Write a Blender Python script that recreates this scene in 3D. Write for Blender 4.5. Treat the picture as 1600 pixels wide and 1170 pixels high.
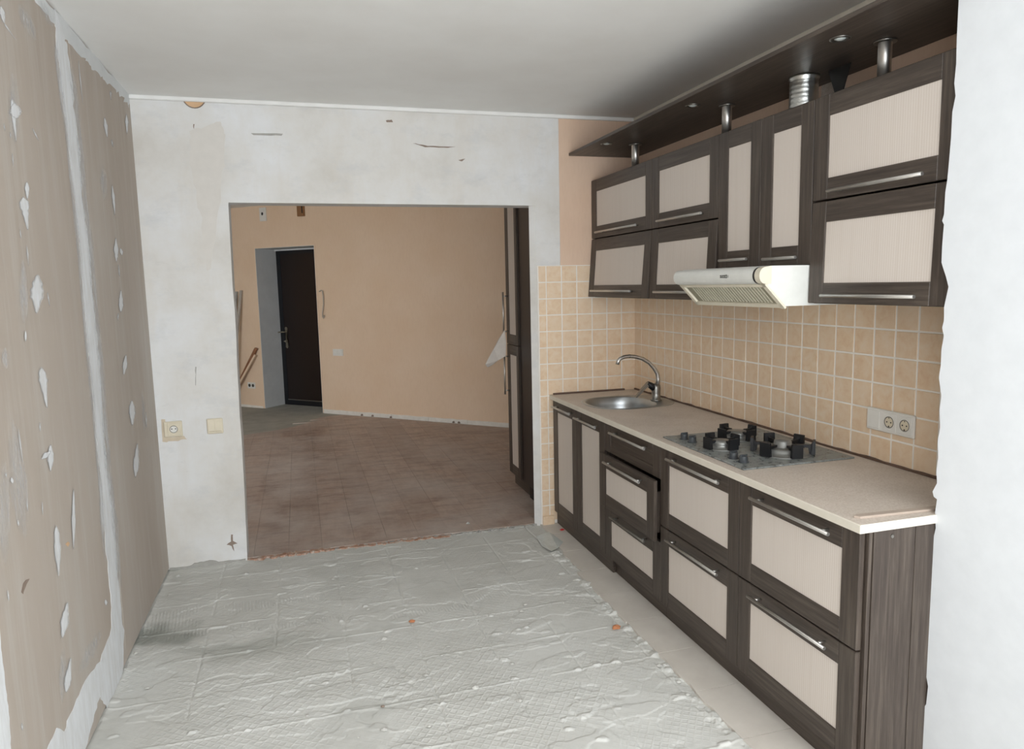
import bpy, math, random
import numpy as np
from mathutils import Vector, Matrix

for o in list(bpy.data.objects):
    bpy.data.objects.remove(o)
SC = bpy.context.scene
COL = SC.collection
random.seed(7)

# ------------------------------------------------------------------ camera
# right (tiled) wall is X = 0, back wall is Y = 0, kitchen floor is Z = 0, metres
FPX, PITCH, YAW, ROLL = 1124.54, 0.1250, 0.2859, -0.0221
CAM = np.array([-2.0974, -4.2654, 1.5493])
_fw = np.array([math.sin(YAW)*math.cos(PITCH), math.cos(YAW)*math.cos(PITCH), -math.sin(PITCH)])
_r = np.array([math.cos(YAW), -math.sin(YAW), 0.0])
_u = np.cross(_r, _fw)
_r2 = _r*math.cos(ROLL) + _u*math.sin(ROLL)
_u2 = -_r*math.sin(ROLL) + _u*math.cos(ROLL)
cam_data = bpy.data.cameras.new('camera')
cam_data.sensor_fit = 'HORIZONTAL'
cam_data.sensor_width = 36.0
cam_data.lens = FPX*36.0/1600.0
cam_data.clip_start = 0.05
cam_data.clip_end = 100
cam = bpy.data.objects.new('camera', cam_data)
COL.objects.link(cam)
cam.matrix_world = Matrix(((_r2[0], _u2[0], -_fw[0], CAM[0]),
                           (_r2[1], _u2[1], -_fw[1], CAM[1]),
                           (_r2[2], _u2[2], -_fw[2], CAM[2]), (0, 0, 0, 1)))
SC.camera = cam

# ------------------------------------------------------------------ light
SKY_STRENGTH = 7.9
world = bpy.data.worlds.new('overcast_sky')
SC.world = world
world.use_nodes = True
bg = world.node_tree.nodes['Background']
bg.inputs[0].default_value = (0.925, 0.965, 1.0, 1)
bg.inputs[1].default_value = SKY_STRENGTH
SC.view_settings.view_transform = 'Standard'
SC.view_settings.look = 'None'
SC.view_settings.gamma = 1.0
SC.view_settings.use_curve_mapping = False
SC.view_settings.exposure = 0.0


def portal(name, loc, rot, sx, sy):
    l = bpy.data.lights.new(name, 'AREA')
    l.shape = 'RECTANGLE'
    l.size, l.size_y = sx, sy
    l.cycles.is_portal = True
    o = bpy.data.objects.new(name, l)
    COL.objects.link(o)
    o.location = loc
    o.rotation_euler = rot
    return o


# daylight enters through the balcony glazing behind the camera
portal('window_front_offscreen', (-0.85, -5.13, 1.42), (math.radians(90), 0, 0), 4.1, 2.2)
# the slanted hall wall (facing left) is far brighter than the door reveal (facing right): the hall has a window of its own on the left
portal('window_hall_left_offscreen', (-5.70, -0.02, 1.45), (math.radians(90), 0, 0), 2.6, 1.9)


def P(x, y, ax, v):
    """photo pixel -> point on the axis plane ax = v"""
    d = _fw + _r2*(x-800)/FPX + _u2*(585-y)/FPX
    i = 'XYZ'.index(ax)
    return CAM + d*(v-CAM[i])/d[i]


def Pn(x, y, pt, n):
    d = _fw + _r2*(x-800)/FPX + _u2*(585-y)/FPX
    pt, n = np.array(pt), np.array(n)
    return CAM + d*(((pt-CAM) @ n)/(d @ n))


# ------------------------------------------------------------------ materials
def lin(c):
    return tuple(((v/255.0)/12.92 if v/255.0 <= 0.04045 else ((v/255.0+0.055)/1.055)**2.4) for v in c) + (1.0,)


class Mat:
    def __init__(s, name, rough=0.6, metal=0.0, spec=0.5):
        s.m = bpy.data.materials.new(name)
        s.m.use_nodes = True
        s.t = s.m.node_tree
        s.b = s.t.nodes['Principled BSDF']
        s.b.inputs['Roughness'].default_value = rough
        s.b.inputs['Metallic'].default_value = metal
        s.b.inputs['Specular IOR Level'].default_value = spec
        s.co = None

    def n(s, kind, **kw):
        nd = s.t.nodes.new(kind)
        for k, v in kw.items():
            setattr(nd, k, v)
        return nd

    def link(s, a, b):
        s.t.links.new(a, b)

    def coord(s, scale=(1, 1, 1), kind='Object', rot=(0, 0, 0)):
        tc = s.n('ShaderNodeTexCoord')
        mp = s.n('ShaderNodeMapping')
        mp.inputs['Scale'].default_value = scale
        mp.inputs['Rotation'].default_value = rot
        s.link(tc.outputs[kind], mp.inputs['Vector'])
        return mp.outputs[0]

    def geo(s, scale=(1, 1, 1), rot=(0, 0, 0)):
        g = s.n('ShaderNodeNewGeometry')
        mp = s.n('ShaderNodeMapping')
        mp.inputs['Scale'].default_value = scale
        mp.inputs['Rotation'].default_value = rot
        s.link(g.outputs['Position'], mp.inputs['Vector'])
        return mp.outputs[0]

    def noise(s, vec, scale, detail=4, rough=0.55, dist=0.0):
        nd = s.n('ShaderNodeTexNoise')
        nd.inputs['Scale'].default_value = scale
        nd.inputs['Detail'].default_value = detail
        nd.inputs['Roughness'].default_value = rough
        nd.inputs['Distortion'].default_value = dist
        s.link(vec, nd.inputs['Vector'])
        return nd.outputs[0]

    def ramp(s, fac, stops):
        r = s.n('ShaderNodeValToRGB')
        el = r.color_ramp.elements
        while len(el) < len(stops):
            el.new(0.5)
        for e, (p, c) in zip(el, stops):
            e.position = p
            e.color = lin(c) if len(c) == 3 else c
        s.link(fac, r.inputs[0])
        return r.outputs[0]

    def mix(s, fac, a, b, mode='MIX'):
        m = s.n('ShaderNodeMix', data_type='RGBA', blend_type=mode)
        for sock, v in ((m.inputs[0], fac), (m.inputs[6], a), (m.inputs[7], b)):
            if isinstance(v, (int, float)):
                sock.default_value = v
            elif isinstance(v, tuple):
                sock.default_value = lin(v) if len(v) == 3 else v
            else:
                s.link(v, sock)
        return m.outputs[2]

    def math(s, op, a, b=0.0):
        m = s.n('ShaderNodeMath', operation=op)
        for sock, v in ((m.inputs[0], a), (m.inputs[1], b)):
            if isinstance(v, (int, float)):
                sock.default_value = v
            else:
                s.link(v, sock)
        return m.outputs[0]

    def color(s, c):
        if isinstance(c, tuple):
            s.b.inputs['Base Color'].default_value = lin(c)
        else:
            s.link(c, s.b.inputs['Base Color'])
        return s

    def bump(s, h, strength=0.3, dist=0.002):
        b = s.n('ShaderNodeBump')
        b.inputs['Strength'].default_value = strength
        b.inputs['Distance'].default_value = dist
        s.link(h, b.inputs['Height'])
        s.link(b.outputs[0], s.b.inputs['Normal'])
        return s


def bw(v):
    return (v, v, v, 1.0)


def m_plaster():
    m = Mat('white_plaster', 0.85, spec=0.2)
    g = m.geo()
    big = m.noise(g, 1.9, 6, 0.65)
    c = m.ramp(big, [(0.3, (206, 202, 195)), (0.48, (219, 217, 213)), (0.68, (226, 227, 228))])
    wip = m.noise(m.geo((1.0, 1, 1.9)), 4.2, 7, 0.7)
    c = m.mix(m.ramp(wip, [(0.52, bw(0)), (0.72, bw(0.5))]), c, (197, 199, 201))
    warm = m.noise(m.geo((2.4, 1, 0.5)), 2.0, 5, 0.65)
    c = m.mix(m.ramp(warm, [(0.52, bw(0)), (0.70, bw(0.4))]), c, (212, 205, 195))
    lo = m.noise(m.geo((1, 1, 3.0)), 7.0, 6, 0.75)
    c = m.mix(m.ramp(lo, [(0.60, bw(0)), (0.72, bw(0.25))]), c, (192, 191, 188))
    dn = m.noise(g, 38, 3, 0.7)
    c = m.mix(m.ramp(dn, [(0.72, bw(0)), (0.78, bw(0.35))]), c, (150, 146, 140))
    m.color(c)
    h = m.mix(0.5, m.noise(g, 14, 6, 0.65), m.noise(m.geo((3, 1, 9)), 3, 5, 0.6))
    return m.bump(h, 0.16, 0.004).m


def m_ceiling():
    m = Mat('ceiling_paint', 0.9, spec=0.15)
    m.color(m.ramp(m.noise(m.geo(), 2.5, 4), [(0.3, (232, 231, 228)), (0.7, (239, 239, 237))]))
    return m.bump(m.noise(m.geo(), 40, 3), 0.08, 0.002).m


def m_drywall():
    m = Mat('drywall_card', 0.9, spec=0.15)
    a = m.noise(m.geo((1, 1.0, 0.35)), 1.3, 5, 0.6)
    c = m.ramp(a, [(0.3, (172, 160, 148)), (0.5, (182, 171, 160)), (0.7, (190, 183, 175))])
    st = m.noise(m.geo((1, 7, 0.5)), 2.2, 6, 0.7)
    c = m.mix(m.ramp(st, [(0.48, bw(0)), (0.75, bw(0.55))]), c, (196, 193, 187))
    fi = m.noise(m.geo((1, 60, 2.2)), 2.0, 3, 0.5)
    c = m.mix(m.ramp(fi, [(0.66, bw(0)), (0.74, bw(0.22))]), c, (208, 206, 202))
    m.color(c)
    return m.bump(st, 0.05, 0.001).m


def m_putty_feather():
    """putty wiped thin: coverage follows the 'cover' attribute, broken up by streaks"""
    m = Mat('wiped_putty', 0.9, spec=0.15)
    a = m.noise(m.geo((1, 14, 2.5)), 4.0, 6, 0.7)
    m.color(m.ramp(a, [(0.3, (210, 209, 207)), (0.6, (224, 226, 228))]))
    at = m.n('ShaderNodeAttribute', attribute_name='cover')
    v = m.math('ADD', at.outputs['Fac'], m.math('MULTIPLY', m.math('SUBTRACT', a, 0.5), 0.55))
    al = m.ramp(v, [(0.15, bw(0)), (0.75, bw(1))])
    m.link(al, m.b.inputs['Alpha'])
    return m.m


def m_putty():
    m = Mat('white_putty', 0.9, spec=0.15)
    a = m.noise(m.geo((1, 6, 1.2)), 6.0, 6, 0.65)
    m.color(m.ramp(a, [(0.3, (212, 212, 211)), (0.6, (226, 228, 230))]))
    return m.bump(a, 0.4, 0.003).m


def m_putty_thin():
    m = Mat('thin_putty_smear', 0.9, spec=0.15)
    a = m.noise(m.geo((1, 20, 3)), 3.0, 6, 0.65)
    m.color(m.ramp(a, [(0.35, (178, 173, 165)), (0.62, (206, 205, 203))]))
    return m.bump(a, 0.3, 0.002).m


def m_peach(name, c1, c2, fine=1.0):
    m = Mat(name, 0.8, spec=0.25)
    g = m.geo()
    a = m.noise(g, 2.0, 5, 0.6)
    c = m.ramp(a, [(0.3, c1), (0.7, c2)])
    f = m.noise(m.geo((30, 30, 5)), 3.0, 3, 0.6)
    c = m.mix(m.ramp(f, [(0.45, bw(0)), (0.7, bw(0.25*fine))]), c, tuple(max(0, v-22) for v in c1))
    m.color(c)
    return m.bump(f, 0.25, 0.001).m


def m_tile():
    m = Mat('peach_wall_tile', 0.32, spec=0.5)
    oi = m.n('ShaderNodeObjectInfo')
    g = m.n('ShaderNodeVectorMath', operation='ADD')
    tc = m.coord((1, 1, 1), 'Object')
    sc = m.n('ShaderNodeVectorMath', operation='SCALE')
    cx = m.n('ShaderNodeCombineXYZ')
    m.link(oi.outputs['Random'], cx.inputs[0])
    m.link(oi.outputs['Random'], cx.inputs[2])
    m.link(cx.outputs[0], sc.inputs[0])
    sc.inputs['Scale'].default_value = 37.0
    m.link(tc, g.inputs[0])
    m.link(sc.outputs[0], g.inputs[1])
    a = m.noise(g.outputs[0], 22, 5, 0.65, 0.4)
    c = m.ramp(a, [(0.30, (222, 190, 156)), (0.5, (229, 204, 174)), (0.70, (232, 213, 190))])
    c = m.mix(m.math('MULTIPLY', oi.outputs['Random'], 0.45), c, (226, 204, 178))
    m.color(c)
    return m.bump(a, 0.08, 0.001).m


def m_grout():
    m = Mat('tile_grout', 0.9, spec=0.1)
    m.color(m.ramp(m.noise(m.geo(), 9, 4), [(0.3, (232, 226, 218)), (0.7, (240, 236, 230))]))
    return m.m


def m_mortar():
    m = Mat('tile_adhesive', 0.95, spec=0.1)
    g = m.geo()
    big = m.noise(g, 1.1, 4, 0.6)
    c = m.ramp(big, [(0.32, (202, 201, 195)), (0.55, (212, 212, 207)), (0.7, (219, 219, 215))])
    mid = m.noise(m.geo((0.7, 1.6, 1)), 6, 6, 0.7)
    c = m.mix(m.ramp(mid, [(0.32, bw(0.45)), (0.5, bw(0))]), c, (188, 188, 182))
    c = m.mix(m.ramp(mid, [(0.58, bw(0)), (0.75, bw(0.35))]), c, (222, 222, 219))
    vc = m.n('ShaderNodeVertexColor')
    vc.layer_name = 'scrape'
    c = m.mix(vc.outputs[0], c, (156, 158, 151))
    sp = m.noise(g, 55, 2, 0.6)
    c = m.mix(m.ramp(sp, [(0.74, bw(0)), (0.78, bw(0.45))]), c, (150, 143, 132))
    m.color(c)
    # waffle imprint of the lifted tile backs
    ws = []
    for an in (35, -55):
        w1 = m.n('ShaderNodeTexWave', wave_type='BANDS', bands_direction='X')
        w1.inputs['Scale'].default_value = 12.0
        w1.inputs['Distortion'].default_value = 0.5
        m.link(m.geo((1, 1, 1), (0, 0, math.radians(an))), w1.inputs['Vector'])
        ws.append(m.ramp(w1.outputs['Fac'], [(0.72, bw(0)), (0.95, bw(1))]))
    waf = m.math('MAXIMUM', ws[0], ws[1])
    msk = m.ramp(m.noise(g, 1.7, 2, 0.5), [(0.38, bw(0.1)), (0.54, bw(0.8))])
    h = m.math('ADD', m.math('MULTIPLY', waf, msk), m.math('MULTIPLY', m.noise(g, 30, 5, 0.65), 0.4))
    return m.bump(h, 0.38, 0.003).m


def m_laminate():
    m = Mat('worn_laminate', 0.55, spec=0.35)
    oi = m.n('ShaderNodeObjectInfo')
    a = m.noise(m.geo((7, 1.2, 1)), 3.0, 6, 0.65, 0.6)
    c = m.ramp(a, [(0.28, (164, 142, 128)), (0.5, (182, 160, 146)), (0.72, (196, 176, 162))])
    c = m.mix(m.math('MULTIPLY', oi.outputs['Random'], 0.55), c, (152, 134, 124))
    cross = m.noise(m.geo((1.5, 4.5, 1)), 2.4, 6, 0.7)
    c = m.mix(m.ramp(cross, [(0.46, bw(0)), (0.64, bw(0.75))]), c, (134, 112, 102))
    red = m.noise(m.geo((2, 5, 1)), 1.7, 5, 0.65)
    c = m.mix(m.ramp(red, [(0.52, bw(0)), (0.7, bw(0.5))]), c, (178, 148, 128))
    dust = m.noise(m.geo((1, 0.8, 1)), 1.9, 7, 0.68)
    c = m.mix(m.ramp(dust, [(0.40, bw(0)), (0.66, bw(0.7))]), c, (204, 194, 186))
    m.color(c)
    m.link(m.ramp(dust, [(0.4, bw(0.42)), (0.7, bw(0.75))]), m.b.inputs['Roughness'])
    return m.bump(a, 0.05, 0.001).m


def m_concrete(name='hall_screed', c=((158, 157, 149), (180, 179, 171))):
    m = Mat(name, 0.9, spec=0.15)
    a = m.noise(m.geo(), 5, 6, 0.65)
    m.color(m.ramp(a, [(0.3, c[0]), (0.7, c[1])]))
    return m.bump(a, 0.4, 0.004).m


def m_wenge(name, axis, k=1.0):
    m = Mat(name, 0.42, spec=0.45)
    s = {'Z': (26, 26, 1.1), 'Y': (26, 1.1, 26), 'X': (1.1, 26, 26)}[axis]
    a = m.noise(m.geo(s), 3.0, 6, 0.7)
    c = m.ramp(a, [(0.3, tuple(int(v*k) for v in (54, 45, 40))), (0.5, tuple(int(v*k) for v in (72, 63, 56))), (0.7, tuple(int(v*k) for v in (94, 84, 75)))])
    f = m.noise(m.geo(tuple(v*4 if v > 2 else v*1.6 for v in s)), 3.0, 3, 0.6)
    c = m.mix(m.ramp(f, [(0.55, bw(0)), (0.7, bw(0.5))]), c, (52, 43, 39))
    m.color(c)
    return m.bump(f, 0.15, 0.0008).m


def m_dark(name, c, rough=0.4, spec=0.5):
    m = Mat(name, rough, spec=spec)
    a = m.noise(m.geo((20, 20, 2)), 3, 4, 0.6)
    m.color(m.ramp(a, [(0.3, tuple(int(v*0.85) for v in c)), (0.7, c)]))
    return m.m


def m_panel():
    m = Mat('beige_ribbed_panel', 0.5, spec=0.35)
    w = m.n('ShaderNodeTexWave', wave_type='BANDS', bands_direction='Y')
    w.inputs['Scale'].default_value = 34.0
    w.inputs['Distortion'].default_value = 1.2
    w.inputs['Detail'].default_value = 2
    m.link(m.geo((1, 1, 0.05)), w.inputs['Vector'])
    c = m.ramp(w.outputs['Fac'], [(0.0, (208, 197, 187)), (0.45, (214, 204, 195)), (1.0, (217, 208, 200))])
    st = m.noise(m.geo((1, 40, 0.8)), 2.0, 4, 0.6)
    c = m.mix(m.ramp(st, [(0.5, bw(0)), (0.75, bw(0.25))]), c, (198, 184, 171))
    m.color(c)
    return m.bump(w.outputs['Fac'], 0.1, 0.0006).m


def m_counter():
    m = Mat('beige_worktop', 0.42, spec=0.4)
    g = m.geo()
    f = m.noise(g, 160, 2, 0.6)
    c = m.ramp(f, [(0.35, (196, 182, 169)), (0.6, (211, 200, 189))])
    d = m.noise(g, 3.5, 5, 0.65)
    c = m.mix(m.ramp(d, [(0.5, bw(0)), (0.75, bw(0.45))]), c, (190, 178, 165))
    sp = m.noise(g, 30, 2, 0.5)
    c = m.mix(m.ramp(sp, [(0.74, bw(0)), (0.78, bw(0.45))]), c, (150, 132, 116))
    m.color(c)
    m.link(m.ramp(d, [(0.4, bw(0.35)), (0.7, bw(0.6))]), m.b.inputs['Roughness'])
    return m.m


def m_metal(name, c, rough, aniso=None):
    m = Mat(name, rough, metal=1.0)
    a = m.noise(m.coord((1, 1, 1)), 25, 3, 0.5)
    m.color(m.ramp(a, [(0.3, tuple(int(v*0.95) for v in c)), (0.7, c)]))
    return m.m


def m_plain(name, c, rough=0.5, metal=0.0, spec=0.5, var=8):
    m = Mat(name, rough, metal=metal, spec=spec)
    a = m.noise(m.geo(), 18, 4, 0.6)
    m.color(m.ramp(a, [(0.3, tuple(max(0, v-var) for v in c)), (0.7, c)]))
    return m.m


def m_hob():
    m = Mat('hob_glass', 0.25, spec=0.6)
    a = m.noise(m.geo(), 45, 5, 0.7)
    c = m.ramp(a, [(0.35, (92, 96, 95)), (0.55, (134, 138, 136)), (0.7, (166, 168, 164))])
    m.color(c)
    m.link(m.ramp(a, [(0.35, bw(0.2)), (0.65, bw(0.6))]), m.b.inputs['Roughness'])
    return m.m


def m_foil():
    m = Mat('aluminium_foil', 0.28, metal=1.0)
    a = m.noise(m.coord(), 30, 4, 0.6)
    m.color((205, 207, 204))
    return m.bump(a, 0.5, 0.004).m


def m_brick():
    m = Mat('broken_brick', 0.95, spec=0.1)
    a = m.noise(m.geo(), 24, 5, 0.7)
    m.color(m.ramp(a, [(0.35, (160, 122, 102)), (0.5, (184, 150, 130)), (0.62, (196, 186, 176))]))
    return m.bump(a, 0.6, 0.006).m


def m_pane():
    m = Mat('window_glass', 0.02)
    tr = m.n('ShaderNodeBsdfTransparent')
    gl = m.n('ShaderNodeBsdfGlossy')
    gl.inputs['Roughness'].default_value = 0.02
    mx = m.n('ShaderNodeMixShader')
    mx.inputs[0].default_value = 0.06
    m.link(tr.outputs[0], mx.inputs[1])
    m.link(gl.outputs[0], mx.inputs[2])
    out = [n for n in m.t.nodes if n.type == 'OUTPUT_MATERIAL'][0]
    m.link(mx.outputs[0], out.inputs['Surface'])
    return m.m


M = dict(
    plaster=m_plaster(), ceiling=m_ceiling(), feather=m_putty_feather(), drywall=m_drywall(), putty=m_putty(), smear=m_putty_thin(),
    peach=m_peach('peach_paint', (218, 188, 164), (226, 200, 178), 0.5),
    hall=m_peach('peach_wallpaper', (229, 202, 174), (233, 209, 184), 0.6),
    tile=m_tile(), grout=m_grout(), mortar=m_mortar(), laminate=m_laminate(), screed=m_concrete(),
    wv=m_wenge('wenge_upright_grain', 'Z'), wh=m_wenge('wenge_level_grain', 'Y'), wx=m_wenge('wenge_cross_grain', 'X'),
    panel=m_panel(), counter=m_counter(), cream=m_plain('cream_edging', (224, 217, 203), 0.5),
    chrome=m_metal('brushed_chrome', (206, 204, 200), 0.36), steel=m_metal('sink_steel', (180, 184, 186), 0.34),
    dullchrome=m_metal('dull_chrome', (150, 148, 143), 0.38),
    hob=m_hob(), iron=m_plain('cast_iron', (22, 23, 26), 0.5), burner=m_plain('burner_alloy', (150, 150, 147), 0.4, metal=0.6, var=20),
    knob=m_plain('dark_knob', (58, 62, 66), 0.4), white=m_plain('white_enamel', (226, 227, 222), 0.35),
    creamp=m_plain('yellowed_plastic', (226, 219, 200), 0.45), filt=m_plain('hood_filter', (150, 146, 126), 0.6),
    slat=m_plain('hood_slat', (186, 182, 164), 0.5), black=m_plain('plain_black', (24, 23, 22), 0.5),
    print=m_plain('dark_print', (70, 70, 66), 0.5), foil=m_foil(), brick=m_brick(),
    ivory=m_plain('ivory_plastic', (222, 212, 190), 0.45), greyp=m_plain('pale_grey_plastic', (230, 228, 222), 0.4),
    hole=m_plain('socket_hole', (70, 66, 60), 0.6), trim=m_plain('brown_seal', (104, 82, 70), 0.6, var=20),
    door=m_dark('door_panel', (30, 17, 15), 0.35), doorf=m_dark('door_steel', (22, 24, 30), 0.35),
    brass=m_metal('worn_nickel', (176, 168, 152), 0.35), board=m_plain('pale_board', (186, 178, 168), 0.7, var=14),
    brownboard=m_plain('brown_board', (150, 106, 78), 0.6, var=16), base=m_plain('white_skirting', (236, 231, 223), 0.6, var=12),
    darkside=m_dark('dark_carcass', (34, 22, 21), 0.35), paper=m_plain('grey_scrap', (226, 218, 210), 0.7, var=12),
    tilef=m_concrete('floor_tile_glaze', ((204, 197, 188), (217, 211, 202))), red=m_plain('red_plastic', (196, 52, 52), 0.4),
    rubble=m_plain('mortar_crumb', (206, 204, 198), 0.95, var=26), orange=m_plain('brick_crumb', (200, 138, 100), 0.95, var=26),
    gouge=m_plain('card_gouge', (150, 134, 122), 0.95, var=20), lens=m_plain('frosted_lens', (200, 206, 204), 0.3),
    film=m_plain('clear_film', (208, 213, 209), 0.2, var=16), pane=m_pane(), patch=m_plain('old_peach_paint', (220, 184, 146), 0.8, var=10),
    box=m_plain('tan_box', (150, 110, 74), 0.6), plastergrey=m_plain('render_edge', (176, 174, 168), 0.95, var=16),
    cutedge=m_plain('socket_cut_out', (216, 202, 180), 0.9, var=14),
    pierp=m_plain('pier_plaster', (218, 221, 224), 0.85, spec=0.2, var=5),
    strip=m_plain('beige_edging', (186, 170, 156), 0.6, var=14),
    band=m_plain('bare_filler', (219, 215, 209), 0.9, spec=0.15, var=6),
    reveal=m_concrete('smoothed_reveal', ((208, 210, 210), (220, 222, 222))),
)
M['tilef'].node_tree.nodes['Principled BSDF'].inputs['Roughness'].default_value = 0.4


# ------------------------------------------------------------------ mesh helpers
class MB:
    def __init__(s):
        s.v, s.f, s.mi, s.sm = [], [], [], []
        s.cur = 0
        s.smooth = False

    def add(s, vs, fs, m=None, smooth=None):
        b = len(s.v)
        s.v += [tuple(map(float, p)) for p in vs]
        for f in fs:
            s.f.append(tuple(b+i for i in f))
            s.mi.append(s.cur if m is None else m)
            s.sm.append(s.smooth if smooth is None else smooth)
        return s

    def box(s, x0, y0, z0, x1, y1, z1, m=None):
        x0, x1 = sorted((x0, x1)); y0, y1 = sorted((y0, y1)); z0, z1 = sorted((z0, z1))
        vs = [(x, y, z) for z in (z0, z1) for y in (y0, y1) for x in (x0, x1)]
        fs = [(0, 2, 3, 1), (4, 5, 7, 6), (0, 1, 5, 4), (2, 6, 7, 3), (0, 4, 6, 2), (1, 3, 7, 5)]
        return s.add(vs, fs, m)

    def cbox(s, x0, y0, z0, x1, y1, z1, c=0.002, m=None):
        """box with chamfered edges"""
        x0, x1 = sorted((x0, x1)); y0, y1 = sorted((y0, y1)); z0, z1 = sorted((z0, z1))
        c = min(c, 0.49*min(x1-x0, y1-y0, z1-z0))
        lo, hi = (x0, y0, z0), (x1, y1, z1)
        vs, idx = [], {}
        for sx in (0, 1):
            for sy in (0, 1):
                for sz in (0, 1):
                    sg = (sx, sy, sz)
                    for ax in range(3):
                        p = []
                        for k in range(3):
                            e = hi[k] if sg[k] else lo[k]
                            if k != ax:
                                e += -c if sg[k] else c
                            p.append(e)
                        idx[(sg, ax)] = len(vs)
                        vs.append(p)
        fs = []
        for ax in range(3):
            a, b = [k for k in range(3) if k != ax]
            for sd in (0, 1):
                q = []
                for (pa, pb) in ((0, 0), (1, 0), (1, 1), (0, 1)):
                    g = [0, 0, 0]; g[ax] = sd; g[a] = pa; g[b] = pb
                    q.append(idx[(tuple(g), ax)])
                n_flip = (ax == 1) ^ (sd == 0)
                fs.append(tuple(q[::-1]) if n_flip else tuple(q))
        for ax in range(3):
            a, b = [k for k in range(3) if k != ax]
            for pa in (0, 1):
                for pb in (0, 1):
                    g0 = [0, 0, 0]; g0[a] = pa; g0[b] = pb
                    g1 = list(g0); g1[ax] = 1
                    q = (idx[(tuple(g0), a)], idx[(tuple(g0), b)], idx[(tuple(g1), b)], idx[(tuple(g1), a)])
                    fl = (pa ^ pb) ^ (ax == 1)
                    fs.append(q if not fl else q[::-1])
        for sx in (0, 1):
            for sy in (0, 1):
                for sz in (0, 1):
                    g = (sx, sy, sz)
                    q = tuple(idx[(g, k)] for k in range(3))
                    fs.append(q if (sx+sy+sz) % 2 else q[::-1])
        return s.add(vs, fs, m)

    def prism(s, poly, vec, m=None, smooth=False):
        """poly: list of 3d points (planar), extruded along vec"""
        n = len(poly)
        a = [tuple(p) for p in poly]
        b = [tuple(np.array(p)+np.array(vec)) for p in poly]
        fs = [tuple(range(n))[::-1], tuple(range(n, 2*n))]
        for i in range(n):
            j = (i+1) % n
            fs.append((i, j, n+j, n+i))
        return s.add(a+b, fs, m, smooth)

    def tube(s, path, r, seg=12, cap=True, m=None):
        path = [np.array(p, float) for p in path]
        rs = r if isinstance(r, (list, tuple)) else [r]*len(path)
        vs, fs = [], []
        up = None
        for i, p in enumerate(path):
            t = path[min(i+1, len(path)-1)] - path[max(i-1, 0)]
            t /= np.linalg.norm(t)
            if up is None:
                up = np.array([0, 0, 1.0]) if abs(t[2]) < 0.9 else np.array([1.0, 0, 0])
            a = np.cross(t, up); a /= np.linalg.norm(a)
            b = np.cross(a, t); up = b
            for k in range(seg):
                th = 2*math.pi*k/seg
                vs.append(p + rs[i]*(a*math.cos(th)+b*math.sin(th)))
        for i in range(len(path)-1):
            for k in range(seg):
                k2 = (k+1) % seg
                fs.append((i*seg+k, i*seg+k2, (i+1)*seg+k2, (i+1)*seg+k))
        s.add(vs, fs, m, True)
        if cap:
            n = len(vs)
            base = len(s.v)-n
            s.f.append(tuple(base+k for k in range(seg))[::-1]); s.mi.append(s.cur if m is None else m); s.sm.append(False)
            s.f.append(tuple(base+n-seg+k for k in range(seg))); s.mi.append(s.cur if m is None else m); s.sm.append(False)
        return s

    def lathe(s, c, prof, seg=28, m=None, axis='Z', smooth=True):
        """prof: list of (radius, height) along the axis from c"""
        vs, fs = [], []
        for (r, h) in prof:
            for k in range(seg):
                th = 2*math.pi*k/seg
                a, b = r*math.cos(th), r*math.sin(th)
                if axis == 'Z':
                    p = (c[0]+a, c[1]+b, c[2]+h)
                elif axis == 'X':
                    p = (c[0]+h, c[1]+a, c[2]+b)
                else:
                    p = (c[0]+b, c[1]+h, c[2]+a)
                vs.append(p)
        for i in range(len(prof)-1):
            for k in range(seg):
                k2 = (k+1) % seg
                fs.append((i*seg+k, i*seg+k2, (i+1)*seg+k2, (i+1)*seg+k))
        s.add(vs, fs, m, smooth)
        n = len(vs); base = len(s.v)-n
        for ring, rev in ((0, True), (len(prof)-1, False)):
            if prof[ring][0] > 1e-6:
                q = tuple(base+ring*seg+k for k in range(seg))
                s.f.append(q[::-1] if rev else q); s.mi.append(s.cur if m is None else m); s.sm.append(False)
        return s

    def xf(s, fn, start=0):
        s.v[start:] = [tuple(fn(p)) for p in s.v[start:]]
        return s

    def rot(s, pivot, axis, ang):
        R = Matrix.Rotation(ang, 3, axis)
        pv = Vector(pivot)
        s.v = [tuple(R @ (Vector(p)-pv) + pv) for p in s.v]
        return s

    def build(s, name, mats, parent=None, label=None):
        if not isinstance(mats, (list, tuple)):
            mats = [mats]
        V = np.array(s.v)
        c = (V.min(0)+V.max(0))/2
        if parent is None:
            c[2] = V[:, 2].min()
        me = bpy.data.meshes.new(name)
        me.from_pydata([tuple(p) for p in (V-c)], [], s.f)
        for k in mats:
            me.materials.append(M[k])
        me.polygons.foreach_set('material_index', s.mi)
        me.polygons.foreach_set('use_smooth', s.sm)
        me.update()
        return place(name, me, c, parent, label)


WL = {}


def place(name, me, c, parent=None, label=None):
    o = bpy.data.objects.new(name, me)
    COL.objects.link(o)
    WL[o.name] = np.array(c, float)
    if parent is not None:
        o.parent = parent
        o.location = tuple(np.array(c)-WL[parent.name])
    else:
        o.location = tuple(c)
    if label:
        o['label'] = label
    return o


def thing(name, label, cat, loc, group=None):
    o = bpy.data.objects.new(name, None)
    o.empty_display_size = 0.1
    COL.objects.link(o)
    o.location = tuple(loc)
    WL[o.name] = np.array(loc, float)
    return tag(o, label, cat, group)


def tag(o, label, cat, group=None):
    o['label'] = label
    o['category'] = cat
    if group:
        o['group'] = group
    return o


def struct(o, label=None):
    o['kind'] = 'structure'
    if label:
        o['label'] = label
    return o


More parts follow.
